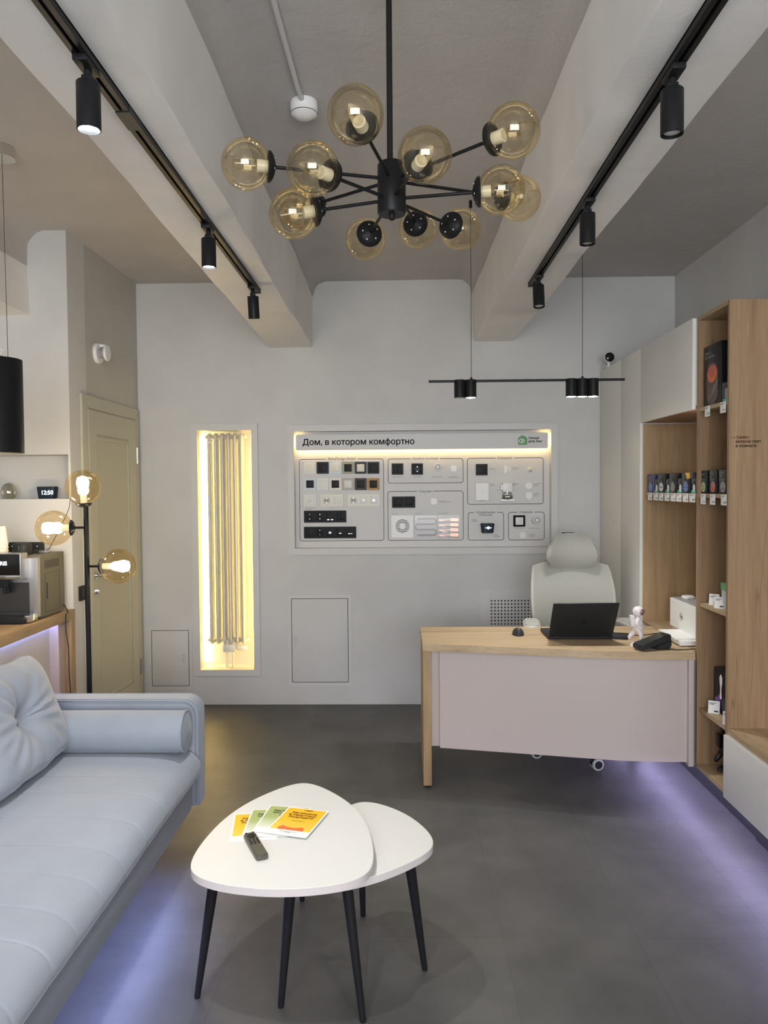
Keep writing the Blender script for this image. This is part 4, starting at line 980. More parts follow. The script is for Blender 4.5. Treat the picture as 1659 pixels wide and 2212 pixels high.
bp = [back(k/12, 0) for k in range(13)]+[back(1, k/12) for k in range(1, 13)]+[back(1-k/12, 1) for k in range(1, 13)]+[back(0, 1-k/12) for k in range(1, 13)]
MB().tube(bp, .011, 8).build('back_frame', M['chairf'], t)
def top_rail(u, v):
    p = back(u*.64+.18, 1); return Vector((p.x, p.y+.010+.02*v, p.z-.012+.030*v))
sheet(top_rail, .012, 'back_top_rail', pm('chair_rail_taupe', (.33, .30, .28), .5), t, 15, 4)  # taupe rail along the top of the backrest
def head(u, v):
    x, z = squircle(u, v, .160, .100, .62); x *= 1-.27*max(0, v-.15)**1.2
    return Vector((cx+x, yb-.035-.09*(x/.16)**2+.045*(2*v-1)**2-.01*v, 1.150+z))
sheet(head, .030, 'headrest', M['mesh'], t)
b = MB(); b.box(cx-.035, cx+.035, yb+.02, yb+.05, .98, 1.10, bev=.006); b.box(cx-.03, cx+.03, yb+.03, yb+.08, .45, .99, bev=.008); b.box(cx-.05, cx+.05, cy+.1, yb+.06, .40, .45, bev=.01)
b.build('back_support', M['chairf'], t)
b = MB(); b.box(cx-.045, cx+.030, yb-.004, yb+.01, 1.252, 1.262, bev=.002); b.box(cx-.01, cx+.01, yb, yb+.02, 1.10, 1.256, bev=.002); b.build('coat_hanger', M['blackm'], t)
for s in (-1, 1):
    b = MB(); b.tube([(cx+s*.24, cy+.06, .43), (cx+s*.285, cy+.06, .45), (cx+s*.29, cy+.05, .60), (cx+s*.285, cy+.03, .735)], .016, 10); arm = b.build('armrest', M['chairf'], t)
    b = MB(); b.m = Matrix.Translation((cx+s*.285, cy-.02, 0)) @ Matrix.Rotation(R_(8*s), 4, 'Z'); b.prism(rrect(.095, .26, .04, 6), .735, .765, .010, True, 3); b.build('arm_pad', M['chairf'], arm)

# ------------------------------------------------------------------ things on the desk
t = thing('laptop', (.928, 3.985, DZ), 'open black laptop seen from behind on the oak desk', 'laptop')
b = MB(); b.box(.764, 1.093, 3.99, 4.225, DZ+.003, DZ+.019, bev=.004); base = b.build('keyboard_base', M['blackm'], t)
b = MB()
for i in range(13):
    for j in range(5): b.box(.785+i*.0224, .803+i*.0224, 4.045+j*.020, 4.061+j*.020, DZ+.0188, DZ+.0208)
b.build('keyboard', M['dark'], base)
lm = frame((.928, 3.988, DZ+.016), (1, 0, 0), Vector((0, -.135, .197)))
b = MB(); b.m = lm; b.box(-.165, .165, 0, .236, -.004, .004, bev=.0025); lid = b.build('lid', pm('laptop_lid', (.030, .032, .034), .38, .3), t)
b = MB(); b.m = lm; b.box(-.155, .155, .012, .226, -.0052, -.0042); b.build('display', M['blackg'], lid)
b = MB(); b.m = lm
b.rim([(.0+.017*math.cos(a), .108+.017*math.sin(a)) for a in [2*PI*k/28 for k in range(28)]], .0028, .0042, .0048)
b.prism([(-.008, .110), (0, .104), (.014, .114), (.014, .118), (0, .108), (-.008, .114)], .0042, .0050)
b.build('lid_emblem', M['blackg'], lid)
for s in (-.12, .12): MB().cyl((.928+s-.02, 3.988, DZ+.016), (.928+s+.02, 3.988, DZ+.016), .006, n=10).build('hinge', M['dark'], base)
MX, MY = .628, 4.13
t = thing('computer_mouse', (MX, MY, DZ), 'small black computer mouse left of the laptop', 'mouse')
b = MB(); b.grid(lambda u, v: Vector((MX+.031*math.cos(2*PI*u)*math.cos(v*PI/2)**.7, MY+.052*math.sin(2*PI*u)*math.cos(v*PI/2)**.7, DZ+.036*math.sin(v*PI/2))), 28, 12, closed=True); b.build('shell', M['dark'], t)
b = MB(); b.cyl((MX-.003, MY-.022, DZ+.029), (MX+.003, MY-.022, DZ+.029), .008, n=14); b.build('wheel', M['grayp'], t)
t = thing('card_reader', (1.155, 4.03, DZ), 'flat black device lying between the laptop and the astronaut figurine', 'device')
b = MB(); b.m = Matrix.Translation((1.150, 4.05, DZ)) @ Matrix.Rotation(R_(-18), 4, 'Z'); b.prism(rrect(.085, .13, .008), 0, .013, .002); b.build('body', M['blackm'], t)
o = MB().tube([(1.19, 4.03, DZ+.008), (1.225, 4.05, DZ+.010), (1.25, 4.07, DZ+.005), (1.30, 4.09, DZ+.004), (1.37, 4.10, DZ+.012), (1.44, 4.14, DZ+.02)], .0025, 6).build('power_cable', M['blackm'])
tag(o, 'black cable crossing the desk behind the astronaut figurine', 'cable')
o = MB().tube([(1.255, 3.735, DZ+.006), (1.29, 3.722, DZ+.004), (1.33, 3.715, DZ+.004), (1.38, 3.722, DZ+.004), (1.43, 3.74, DZ+.004)], .0025, 6).build('power_cable', M['blackm'])
tag(o, 'black cable running from the payment terminal along the desk edge', 'cable')
# astronaut figurine walking to the right
def skin(name, mat, par, verts, edges, lvl=2, sm=True):
    me = bpy.data.meshes.new(name); me.from_pydata([v[:3] for v in verts], edges, []); o = bpy.data.objects.new(name, me); C.objects.link(o)
    inv = ROOT[par.name].inverted()
    for v in me.vertices: v.co = inv @ v.co
    o.parent = par; ROOT[o.name] = ROOT[par.name]
    o.modifiers.new('s', 'SKIN'); sv = me.skin_vertices[0].data
    for i, v in enumerate(verts): sv[i].radius = (v[3], v[3])
    sv[0].use_root = True
    sd = o.modifiers.new('d', 'SUBSURF'); sd.levels = lvl; sd.render_levels = lvl
    dg = bpy.context.evaluated_depsgraph_get(); dg.update(); nm = bpy.data.meshes.new_from_object(o.evaluated_get(dg)); o.modifiers.clear(); o.data = nm
    nm.materials.clear(); nm.materials.append(mat)
    for p_ in nm.polygons: p_.use_smooth = True
    return o
def astronaut(ax, ay, az, S, suit, visor, base, label, basec=None):
    t = thing('astronaut_figurine', (ax, ay, az), label, 'figurine')
    P = lambda x, y, z, r: (ax+x*S, ay+y*S, az+z*S, r*S*1.22)
    K_ = 1.22
    V = [P(0, 0, .46, .085), P(.01, 0, .58, .10), P(.02, 0, .70, .085), P(.03, 0, .78, .05),
         P(.02, -.075, .42, .065), P(.09, -.085, .30, .05), P(.07, -.085, .17, .042), P(.13, -.085, .145, .04),
         P(-.03, .075, .42, .065), P(-.08, .085, .30, .05), P(-.17, .085, .20, .042), P(-.14, .085, .155, .038),
         P(.0, -.12, .69, .045), P(-.05, -.16, .56, .038), P(.06, -.16, .48, .034), P(.10, -.15, .47, .030),
         P(.03, .12, .69, .045), P(.08, .16, .57, .038), P(.16, .13, .52, .034), P(.19, .12, .52, .028)]
    E = [(0, 1), (1, 2), (2, 3), (0, 4), (4, 5), (5, 6), (6, 7), (0, 8), (8, 9), (9, 10), (10, 11), (2, 12), (12, 13), (13, 14), (14, 15), (2, 16), (16, 17), (17, 18), (18, 19)]
    skin('body', suit, t, V, E)
    b = MB(); b.ball((ax+.04*S, ay, az+.88*S), .145*S, (1.0, .95, .95)); hel = b.build('helmet', suit, t)
    b = MB(); b.ball((ax+.095*S, ay-.045*S, az+.875*S), .110*S, (.9, .95, .85)); b.build('visor', visor, hel)
    b = MB(); b.box(ax-.17*S, ax-.07*S, ay-.09*S, ay+.09*S, az+.50*S, az+.78*S, bev=.02*S); b.build('backpack', suit, t)
    if base:
        b = MB(); b.grid(lambda u, v: Vector((ax+.03*S+.20*S*math.cos(2*PI*u)*math.cos(v*PI/2), ay+.16*S*math.sin(2*PI*u)*math.cos(v*PI/2), az+.125*S*math.sin(v*PI/2))), 26, 9, closed=True); b.build('moon_base', basec or suit, t)
    return t
astronaut(1.172, 3.835, DZ, .195, pm('figurine_white', (.80, .74, .74), .35), pm('visor_rose', (.30, .16, .15), .12, .3), True, 'white astronaut figurine striding on a small moon on the oak desk')
astronaut(XF+.10, 3.61, CB+cs, .225, M['blackg'], M['blackg'], True, 'glossy black astronaut figurine on the lowest shelf of the oak unit')
# payment terminal
t = thing('payment_terminal', (1.222, 3.755, DZ), 'black card payment terminal near the front edge of the desk', 'payment terminal', rot=(0, 0, R_(22)))
b = MB(); b.m = Matrix.Rotation(R_(-14), 4, 'Y'); b.m.translation = Vector((-.085, 0, .0)); b.prism([(x, y) for x, y in rrect(.185, .078, .014, 4, .092, 0)], .004, .030, .005, True); body = b.build('body', M['dark'], t, local=True)
b = MB(); b.m = Matrix.Rotation(R_(-14), 4, 'Y'); b.m.translation = Vector((-.085, 0, .0)); b.box(.065, .172, -.033, .033, .0302, .0312); b.build('screen', M['blackg'], body, local=True)
b = MB(); b.m = Matrix.Rotation(R_(-14), 4, 'Y'); b.m.translation = Vector((-.085, 0, .0)); b.box(.012, .055, -.028, .028, .0302, .0308)
b.build('pad', M['blackm'], body, local=True)
b = MB(); b.m = frame((0, -.036, 0), (1, 0, 0), (0, 0, 1)); b.prism([(.008, 0), (.082, 0), (.094, .018), (.092, .046), (.02, .026)], -.072, 0, .006, True); b.build('printer_base', M['dark'], t, local=True)
# printer
px0, px1, py0, py1 = 1.472, 1.80, 3.775, 4.225
t = thing('printer', (1.62, 4.0, DZ), 'white laser printer with dark top standing in the niche at the desk end', 'printer')
b = MB(); b.m = frame((0, py0, 0), (1, 0, 0), (0, 0, 1)); b.prism([(px0+.012, DZ), (px1, DZ), (px1, DZ+.185), (px0, DZ+.185), (px0, DZ+.035), (px0+.012, DZ+.03)], py0-py1, 0, .003); body = b.build('housing', M['plw'], t)
b = MB(); b.box(px0+.010, px1-.02, py0+.02, py1-.012, DZ+.183, DZ+.189, bev=.001); b.box(px0+.06, px0+.2, py0+.1, py1-.08, DZ+.188, DZ+.193, bev=.002); b.build('top_cover', M['grayp'], t)
b = MB(); b.m = onside((px0-.0006, 4.055, DZ+.108))
b.rim([(.020*math.cos(a), .020*math.sin(a)) for a in [2*PI*k/28 for k in range(28)]], .0022, 0, .0006); b.build('logo_ring', M['grayp'], body)
text('hp', onside((px0-.001, 4.068, DZ+.100)), M['grayp'], 'logo', body, .028, .025, bold=.0003)
b = MB(); b.box(px0-.095, px0+.03, py0+.03, 4.10, DZ+.004, DZ+.028, bev=.003); tr = b.build('paper_tray', M['plw'], t)
b = MB(); b.box(px0-.11, px0+.005, py0+.06, 4.08, DZ+.029, DZ+.036); b.build('paper', M['paper'], tr)
t = thing('smart_button', (1.54, 4.16, DZ+.189), 'small round white puck lying on top of the printer', 'sensor')
b = MB(); b.m = Matrix.Translation((1.535, 4.13, 0)); b.prism(rrect(.062, .062, .02, 6), DZ+.1895, DZ+.207, .005, True, 3); b.build('body', M['plw'], t)

# ------------------------------------------------------------------ linear pendant lamp over the desk
PY = 3.96; pz = at(1137, 822, PY).z
x0, x1 = at(926, 822, PY).x, at(1349, 822, PY).x
t = thing('pendant_lamp', ((x0+x1)/2, PY, pz), 'black linear pendant lamp with five small cylinder spots above the desk', 'lamp')
b = MB(); b.box(x0, x1, PY-.007, PY+.007, pz-.006, pz+.006); b.build('bar', M['black'], t)
def spot(name, loc, power, ang, direction=(0, 0, -1), color=(1, .97, .93), blend=.7, r=.02):
    l = bpy.data.lights.new(name, 'SPOT'); l.energy = power; l.spot_size = R_(ang); l.spot_blend = blend; l.color = color; l.shadow_soft_size = r
    o = bpy.data.objects.new(name, l); C.objects.link(o); o.location = loc; o.rotation_euler = Vector(direction).to_track_quat('-Z', 'Y').to_euler(); return o
ptop = M['black']
for k, px in enumerate((993, 1017, 1234, 1257.5, 1281)):
    x = at(px, 840, PY).x; b = MB(); b.lathe([(.0, .0), (.028, .0), (.0285, -.003), (.0285, -.090), (.026, -.091), (.0255, -.084), (0, -.084)], o=(x, PY-.0, pz+.006)); cyl = b.build('cylinder_spot', M['black'], t)
    b = MB(); b.lathe([(.0258, -.084), (.024, -.090), (.012, -.093), (0, -.0935)], o=(x, PY, pz+.006)); b.build('lens', M['cold'] if k else M['dimled'], cyl)
    if k: spot('lamp_light', (x, PY, pz-.095), P_PEND, 95, color=(1, .97, .92))
for px, py in ((1018, 443), (1258, 520)):
    x = at(px, 815, PY).x; zc = 2.995
    b = MB(); b.cyl((x, PY, pz), (x, PY, zc-.01), .0014, n=6); b.build('suspension_wire', M['dark'], t)
    b = MB(); b.cyl((x, PY, zc-.03), (x, PY, zc+.01), .008, n=12); b.cyl((x, PY, pz), (x, PY, pz+.018), .006, n=10); b.build('wire_mount', M['black'], t)

# ------------------------------------------------------------------ track lights under the beams
def track(x, y0, y1, z, label):
    t = thing('light_track', (x, (y0+y1)/2, z), label, 'track')
    b = MB()
    b.box(x-.0175, x-.0045, y0, y1, z-.020, z); b.box(x+.0045, x+.0175, y0, y1, z-.020, z); b.box(x-.0175, x+.0175, y0, y1, z-.005, z); b.build('rail', M['black'], t)
    b = MB(); b.box(x-.0195, x+.0195, y1, y1+.02, z-.022, z); b.build('end_cap', M['dark'], t)
    return t
TZ = 2.540; TXL, TXR = -.708, .662
tl = track(TXL, -.3, 3.83, TZ, 'black light track under the left ceiling beam')
b = MB(); yj = .99*F/(1054-262)*.985; b.box(TXL-.019, TXL+.019, yj-.05, yj+.05, TZ-.0225, TZ-.006); b.build('joint_cover', M['dark'], tl)
tr_ = track(TXR, -.3, 3.86, TZ+.022, 'black light track under the right ceiling beam')
def head_(x, y, z, tilt, lit, label, power=0, group='cylinder spotlights on the ceiling tracks', ang=85):
    t = thing('track_spotlight', (x, y, z-.02), label, 'spotlight', group)
    b = MB(); b.box(x-.016, x+.016, y-.05, y+.03, z-.034, z-.020, bev=.002); b.cyl((x, y, z-.052), (x, y, z-.034), .009, n=12); b.box(x-.012, x+.012, y-.012, y+.012, z-.06, z-.046, bev=.002); b.build('adapter', M['black'], t)
    d = Vector((0, math.sin(R_(tilt)), -math.cos(R_(tilt)))); o = Vector((x, y, z-.060))
    b = MB(); b.lathe([(0, 0), (.0255, 0), (.027, .002), (.027, .106), (.0245, .107), (.0235, .094), (0, .094)], o=o, axis=d); body = b.build('housing', M['black'], t)
    b = MB(); b.lathe([(.0236, .0945), (.020, .1005), (.008, .1035), (0, .104)], o=o, axis=d); b.build('lens', M['cold'] if lit else M['dimled'], body)
    if lit: spot('lamp_light', o+d*.110, power, ang, d, (1, .97, .93), .8)
head_(TXL, 1.775, TZ, 0, True, 'lit black track spotlight nearest the camera on the left beam', P_SPOT)
head_(TXL, 2.88, TZ, 0, True, 'lit black track spotlight in the middle of the left beam', P_SPOT)
head_(TXL, 3.74, TZ, 14, False, 'unlit tilted black track spotlight at the far end of the left beam')
head_(TXR, 1.90, TZ+.022, 0, False, 'unlit black track spotlight nearest the camera on the right beam')
head_(TXR, 2.74, TZ+.022, 0, False, 'unlit black track spotlight in the middle of the right beam')
head_(TXR, 3.70, TZ+.022, -10, False, 'unlit black track spotlight at the far end of the right beam')
head_(TXL, .35, TZ, 18, True, 'lit track spotlight behind the viewpoint on the left beam', P_REARSPOT, ang=110)
head_(TXR, .35, TZ+.022, 18, True, 'lit track spotlight behind the viewpoint on the right beam', P_REARSPOT, ang=110)

# ------------------------------------------------------------------ chandelier
HY = 2.22; hx = at(846, 410, HY).x; hzc = at(846, 410, HY).z; GR = .068
t = thing('chandelier', (hx, HY, hzc), 'black sputnik chandelier with a dozen amber glass globes in the middle of the ceiling', 'chandelier')
b = MB(); b.cyl((hx-.004, HY, hzc+.06), (hx-.004, HY, 3.0), .0085, n=14); b.build('rod', M['black'], t)
b = MB(); b.lathe([(0, .074), (.036, .074), (.040, .068), (.041, -.064), (.038, -.070), (0, -.070)], o=(hx, HY, hzc)); b.lathe([(0, -.088), (.008, -.084), (.009, -.070)], o=(hx, HY, hzc)); b.build('hub', M['black'], t)
b = MB(); b.lathe([(.06, 3.0), (.06, 2.985), (.01, 2.975), (0, 2.975)], o=(hx-.004, HY, 0)); b.build('ceiling_rose', M['black'], t)
def globe(cen, base, R, par, glass, bulbm, cupr=.030, long=False):
    d = (cen-base).normalized()
    b = MB(); b.ball(cen, R, n=40); g = b.build('globe', glass, par)
    q = cen-d*R*1.04
    b = MB(); b.lathe([(.004, -.006), (cupr*.7, .000), (cupr, .008), (cupr*1.06, .016), (cupr*.9, .017), (0, .016)], o=q-d*.004, axis=d, n=28); cup = b.build('cup', M['black'], par)
    b = MB(); u = d.orthogonal().normalized(); v = d.cross(u)
    for k in range(5):
        a = 2*PI*k/5+.3; c0 = q-d*.0035+(u*math.cos(a)+v*math.sin(a))*cupr*.62
        b.ball(c0, .0028, n=8)
    b.build('cup_screw', M['plw'], cup)
    b = MB(); b.cyl(q+d*.01, q+d*R*.62, cupr*.42, n=16); b.build('socket', M['frost'], cup)
    b = MB(); b.lathe([(.011, 0), (.014, R*.10), (.024 if long else .017, R*.45), (.030 if long else .016, R*.75), (.024 if long else .010, R*1.05), (0, R*1.15 if long else R*.95)], o=q+d*R*.55, axis=d, n=20); b.build('bulb', bulbm, g)
    return q
GL = [(768, 249, 1.86, 25), (918, 336, 1.95, -28), (532, 355, 2.12, 30), (676, 365, 1.99, -28), (634, 462, 2.15, -28), (650, 450, 2.36, 25),
      (790, 517, 2.58, -28), (903, 494, 2.70, 22), (994, 495, 2.55, -28), (1109, 283, 1.97, 27), (1082, 411, 2.20, -26), (1121, 429, 2.42, 25)]
for px, py, Z, hgt in GL:
    cen = at(px, py, Z); hp = Vector((hx, HY, hzc+hgt/1000)); d = (cen-hp).normalized()
    q = globe(cen, hp, GR, t, M['amber'], M['clearbulb'], .040)
    b = MB(); b.cyl(hp+d*.03, q-d*.006, .0048, n=12); b.build('arm', M['black'], t)

# smoke detector and conduit on the ceiling
sp = at(657, 262, 2.93); sx_, sy_ = sp.x, 2.93
t = thing('smoke_detector', (sx_, sy_, 2.95), 'round white smoke detector on the ceiling at the end of the conduit', 'smoke detector')
b = MB(); b.lathe([(0, 3.0), (.050, 3.0), (.052, 2.992), (.052, 2.972), (.050, 2.968), (.046, 2.966)], o=(sx_, sy_, 0)); b.build('base', M['plw'], t)
b = MB(); b.lathe([(.046, 2.968), (.050, 2.962), (.048, 2.952), (.040, 2.948), (.030, 2.940), (0, 2.938)], o=(sx_, sy_, 0)); b.build('cover', M['plw'], t)
b = MB(); b.lathe([(.0485, 2.9605), (.0495, 2.956), (.047, 2.953)], o=(sx_, sy_, 0)); b.build('vent_slot', M['dark'], t)
o = MB().tube([(sx_-.012, -.5, 2.990), (sx_-.014, 2.2, 2.990), (sx_-.008, 2.8, 2.990), (sx_-.002, sy_-.045, 2.986)], .0095, 10).build('conduit', M['wall'])
tag(o, 'painted round conduit running along the ceiling to the smoke detector', 'conduit')

# ------------------------------------------------------------------ black cylinder pendant at upper left
SY = 3.27; sx0 = at(-9, 880, SY).x; zt_, zb_ = at(10, 776, SY).z, at(10, 979, SY).z
t = thing('pendant_shade_lamp', (sx0, SY, zb_), 'black drum pendant shade cut off by the left edge of the picture', 'lamp')
b = MB(); b.lathe([(.1075, zt_), (.1085, zt_-.002), (.1085, zb_), (.1065, zb_), (.1065, zt_-.004), (.105, zt_-.004)], o=(sx0, SY, 0), n=48); sh = b.build('shade', M['black'], t)
b = MB(); b.lathe([(.1062, zb_+.001), (.1062, zt_-.005)], o=(sx0, SY, 0), n=48); b.build('shade_lining', pm('gold_lining', (.72, .62, .40), .4), sh)
b = MB(); b.lathe([(.0, zt_-.010), (.105, zt_-.010), (.105, zt_-.004)], o=(sx0, SY, 0), n=32); b.build('shade_top', M['black'], sh)
b = MB(); b.cyl((at(3, 320, SY).x-.005, SY, 2.955), (at(3, 320, SY).x-.005, SY, 3.0), .058, n=36); b.build('canopy', M['chrome'], t)
b = MB(); b.cyl((at(12, 345, SY).x, SY-.03, 2.956), (at(25, 775, SY).x, SY-.03, zt_), .0012, n=6); b.cyl((at(-5, 345, SY).x-.02, SY+.02, 2.956), (sx0-.06, SY+.03, zt_), .0012, n=6); b.build('suspension_wire', M['dark'], t)
b = MB(); b.tube([(sx0+.01+.035*math.cos(a), SY-.02, zt_+.028+.016*math.sin(a)) for a in [2*PI*k/20 for k in range(20)]]+[(sx0+.045, SY-.02, zt_+.028)], .004, 8); b.build('cable_loop', M['cream'], t)

# ------------------------------------------------------------------ floor lamp
LY = 3.75; lp = at(189.5, 1300, LY); lx = lp.x
t = thing('floor_lamp', (lx, LY, 0), 'black floor lamp with three lit amber globes between sofa and door', 'lamp')
b = MB(); b.lathe([(0, .022), (.12, .022), (.14, .014), (.142, 0), (0, 0)], o=(lx, LY, 0), n=40); b.build('base', M['black'], t)
cz = at(177, 1053, LY)
b = MB(); b.cyl((lx, LY, .02), (lx, LY, cz.z-.078), .0125, n=18); b.build('pole', M['black'], t)
LR = .0865
def lglobe(cen, hp):
    q = globe(cen, hp, LR, t, M['amberl'], M['bulb'], .037, True); d = (cen-hp).normalized(); return q, d
c1 = Vector((lx-.012, LY, cz.z)); q, d = lglobe(c1, Vector((lx, LY, cz.z-.3)))
c2 = at(122, 1140, LY); c2.y = LY-.03; hp = Vector((lx, LY, c2.z)); q, d = lglobe(c2, hp); MB().cyl(hp, q, .006, n=12).build('arm', M['black'], t)
c3 = at(256, 1223, LY); hp = Vector((lx, LY, c3.z)); q, d = lglobe(c3, hp); MB().cyl(hp, q, .006, n=12).build('arm', M['black'], t)

# ------------------------------------------------------------------ counter with coffee machine at the left
t = thing('coffee_counter', (-2.2, 2.8, 0), 'oak topped coffee counter with light strip behind the sofa', 'counter')
CTZ = .874
b = MB(); b.box(-3.0, -1.85, .8, YC-.001, CTZ-.052, CTZ, bev=.001); b.build('countertop', M['oaky'], t)
b = MB(); b.box(-1.96, -1.94, .8, 4.17, 0, CTZ-.053); b.build('front_panel', pm('counter_front_cream', (.66, .60, .52), .5), t)
b = MB(); b.box(-1.96, -1.89, 4.17, 4.245, 0, CTZ-.053); b.build('filler_panel', pm('counter_filler_rose', (.55, .45, .42), .5), t)
b = MB(); b.box(-2.9, -1.852, 4.25, YC-.001, 0, CTZ-.053); b.build('end_panel', M['oak'], t)
b = MB(); b.box(-1.935, -1.925, .85, 4.16, CTZ-.060, CTZ-.053); b.build('led_strip', M['countled'], t)
mx0, mx1, my0, my1, mz = -2.145, -1.870, 3.905, 4.215, CTZ
t = thing('coffee_machine', ((mx0+mx1)/2, 4.05, mz), 'grey bean to cup coffee machine with black screen on the oak counter', 'coffee machine')
b = MB(); b.box(mx0, mx1, my0+.03, my1, mz+.012, mz+.335, bev=.003); b.box(mx0+.02, mx1-.02, my0+.05, my1-.03, mz, mz+.014); body = b.build('housing', pm('machine_side_olive', (.115, .11, .085), .45, .3), t)
b = MB(); b.box(mx0+.005, mx1-.002, my0, my0+.032, mz+.02, mz+.325, bev=.002); b.build('front_panel', M['steel'], t)
b = MB(); b.box(mx0+.03, mx1-.045, my0-.004, my0+.002, mz+.04, mz+.20); b.build('recess', pm('dark_steel', (.12, .12, .13), .3, .8), t)
zs_ = at(20, 1252, 3.83).z; zs1 = at(20, 1196, 3.83).z; xr = at(45, 1220, 3.83).x
b = MB(); b.box(mx0+.03, xr, 3.83, my0, zs_, zs1, bev=.006); hd = b.build('control_head', M['steel'], t)
b = MB(); b.box(mx0+.036, xr-.006, 3.827, 3.8305, zs_+.022, zs1-.003, bev=.001); scr = b.build('screen', M['blackg'], hd)
b = MB(); b.box(mx0+.032, xr-.001, 3.8265, 3.8305, zs_+.001, zs_+.021, bev=.001); b.build('silver_strip', M['chrome'], hd)
text('POLARIS', onwall((at(14, 1218, 3.826).x-.10, 3.8262, at(14, 1221, 3.826).z)), M['screenw'], 'screen_lettering', scr, .02, .10, bold=.0005)
text('POLARIS', onwall((at(11, 1250, 3.826).x-.075, 3.8258, at(11, 1250.5, 3.826).z)), M['line'], 'lettering', hd, .014, .075)
xs_ = at(10, 1270, 3.86).x
b = MB(); b.box(xs_-.06, xs_+.022, 3.85, my0, zs_-.045, zs_, bev=.006); b.cyl((xs_-.004, 3.87, zs_-.078), (xs_-.004, 3.87, zs_-.04), .010, n=12); b.cyl((xs_+.012, 3.87, zs_-.075), (xs_+.012, 3.87, zs_-.04), .006, n=12); b.build('spout', M['blackm'], t)
b = MB(); b.box(mx0+.01, mx1-.03, 3.80, my0+.01, mz+.002, mz+.035, bev=.006); tray = b.build('drip_tray', M['blackm'], t)
b = MB(); b.box(mx1-.032, mx1-.004, 3.82, my0+.004, mz+.006, mz+.042, bev=.004); b.build('tray_end', M['chrome'], tray)
b = MB()
for k in range(9): b.box(mx0+.03, mx1-.05, 3.812+k*.009, 3.816+k*.009, mz+.034, mz+.037)
b.build('grille', M['dark'], tray)
b = MB(); xx = mx1+.0006
b.m = frame((mx1, 0, 0), (0, 1, 0), (0, 0, 1)); b.rim([(3.985, mz+.03), (4.155, mz+.03), (4.155, mz+.235), (3.985, mz+.235)], .0012, 0, .0006)
for k in range(15): b.box(3.985+k*.0115, 3.989+k*.0115, mz+.262, mz+.305, 0, .0006)
b.build('vent_slot', M['blackm'], body)
b = MB(); b.m = frame((mx1, 0, 0), (0, 1, 0), (0, 0, 1)); b.box(4.0, 4.012, mz+.10, mz+.185, 0, .001, bev=.0004); b.build('door_grip', M['blackm'], body)
mt = mz+.336
xc = at(0, 1160, 3.98).x; pcm = pm('paper_cup', (.78, .75, .68), .6)
for k, lab in enumerate(('bottom', 'second lowest', 'second from the top', 'topmost')):
    zk = mt+.018*k
    t = thing('paper_cup', (xc, 3.98, zk), 'upturned white paper cup, %s of the stack on the coffee machine' % lab, 'cup', 'stack of paper cups on the coffee machine')
    b = MB(); b.lathe([(0, .098), (.027, .098), (.0285, .095), (.0375, .012), (.0375, .006)], o=(xc, 3.98, zk), n=32); b.build('wall', pcm, t)
    b = MB(); b.lathe([(.0372, .008), (.0400, .006), (.0404, .002), (.0385, 0), (.0365, .002)], o=(xc, 3.98, zk), n=32); b.build('rim', pcm, t)
t = thing('black_jar', (at(48, 1190, 4.02).x, 4.02, mt), 'short black ribbed jar on top of the coffee machine', 'jar')
xj = at(48, 1190, 4.02).x
b = MB(); b.lathe([(0, 0), (.047, 0), (.048, .004), (.048, .050), (.044, .056), (.030, .059), (.0, .060)], o=(xj, 4.02, mt), n=32); b.build('body', M['blackm'], t)
b = MB()
for k in range(7): a = R_(-75+k*3); b.box(xj+.004+.0, xj+.008, 4.02-.0490, 4.02-.0475, mt+.006+k*.006, mt+.009+k*.006)
b.build('studs', M['chrome'], t)
t = thing('set_top_box', (at(60, 1175, 4.17).x, 4.17, mt), 'black box with two small lights behind the jar on the coffee machine', 'device')
b = MB(); b.box(at(18, 1180, 4.17).x, at(91, 1180, 4.17).x, 4.165, 4.20, mt, mt+.052, bev=.002); b.build('body', M['blackm'], t)
b = MB()
for px in (26, 80): p = at(px, 1180, 4.164); b.cyl((p.x, 4.166, p.z), (p.x, 4.1635, p.z), .0018, n=8)
b.build('indicator', M['screenw'], t)
t = thing('power_adapter', (at(90, 1193, 4.10).x, 4.10, mt), 'small flat silver and black adapter on the coffee machine', 'device')
b = MB(); b.box(at(70, 1190, 4.10).x, at(86, 1190, 4.10).x, 4.08, 4.12, mt, mt+.016, bev=.002); b.build('body', M['blackm'], t)
b = MB(); b.box(at(87, 1190, 4.10).x, at(105, 1190, 4.10).x, 4.08, 4.12, mt, mt+.012, bev=.002); b.build('case', M['steel'], t)
P_ = lambda px, py, Y: tuple(at(px, py, Y))
o = MB().tube([P_(152, 1076, 4.28), P_(150, 1095, 4.285), P_(143, 1113, 4.285), P_(125, 1150, 4.285), P_(108, 1182, 4.28), P_(100, 1190, 4.22)], .0016, 6).build('power_cable', M['blackm'])
tag(o, 'thin black cable hanging on the wall below the recessed shelf', 'cable')
o = MB().tube([P_(129, 1300, 4.21), P_(140, 1308, 4.19), P_(147, 1322, 4.16), (-1.842, 4.16, CTZ-.01), (-1.843, 4.16, .78), P_(148, 1400, 4.15), P_(149, 1450, 4.13), P_(152, 1490, 4.10), P_(153, 1530, 4.08)], .0028, 6).build('power_cable', M['blackm'])
tag(o, 'black cable hanging down over the end of the oak counter', 'cable')
t = thing('socket_hub', (-1.75, 4.05, 0), 'black domed socket hub behind the sofa under the hanging cable', 'socket hub')
p = at(153, 1506, 4.05)
b = MB(); b.lathe([(0, p.z+.022), (.018, p.z+.018), (.028, p.z), (.030, .01), (0, 0)], o=(p.x, 4.05, 0)); b.build('body', M['blackm'], t)
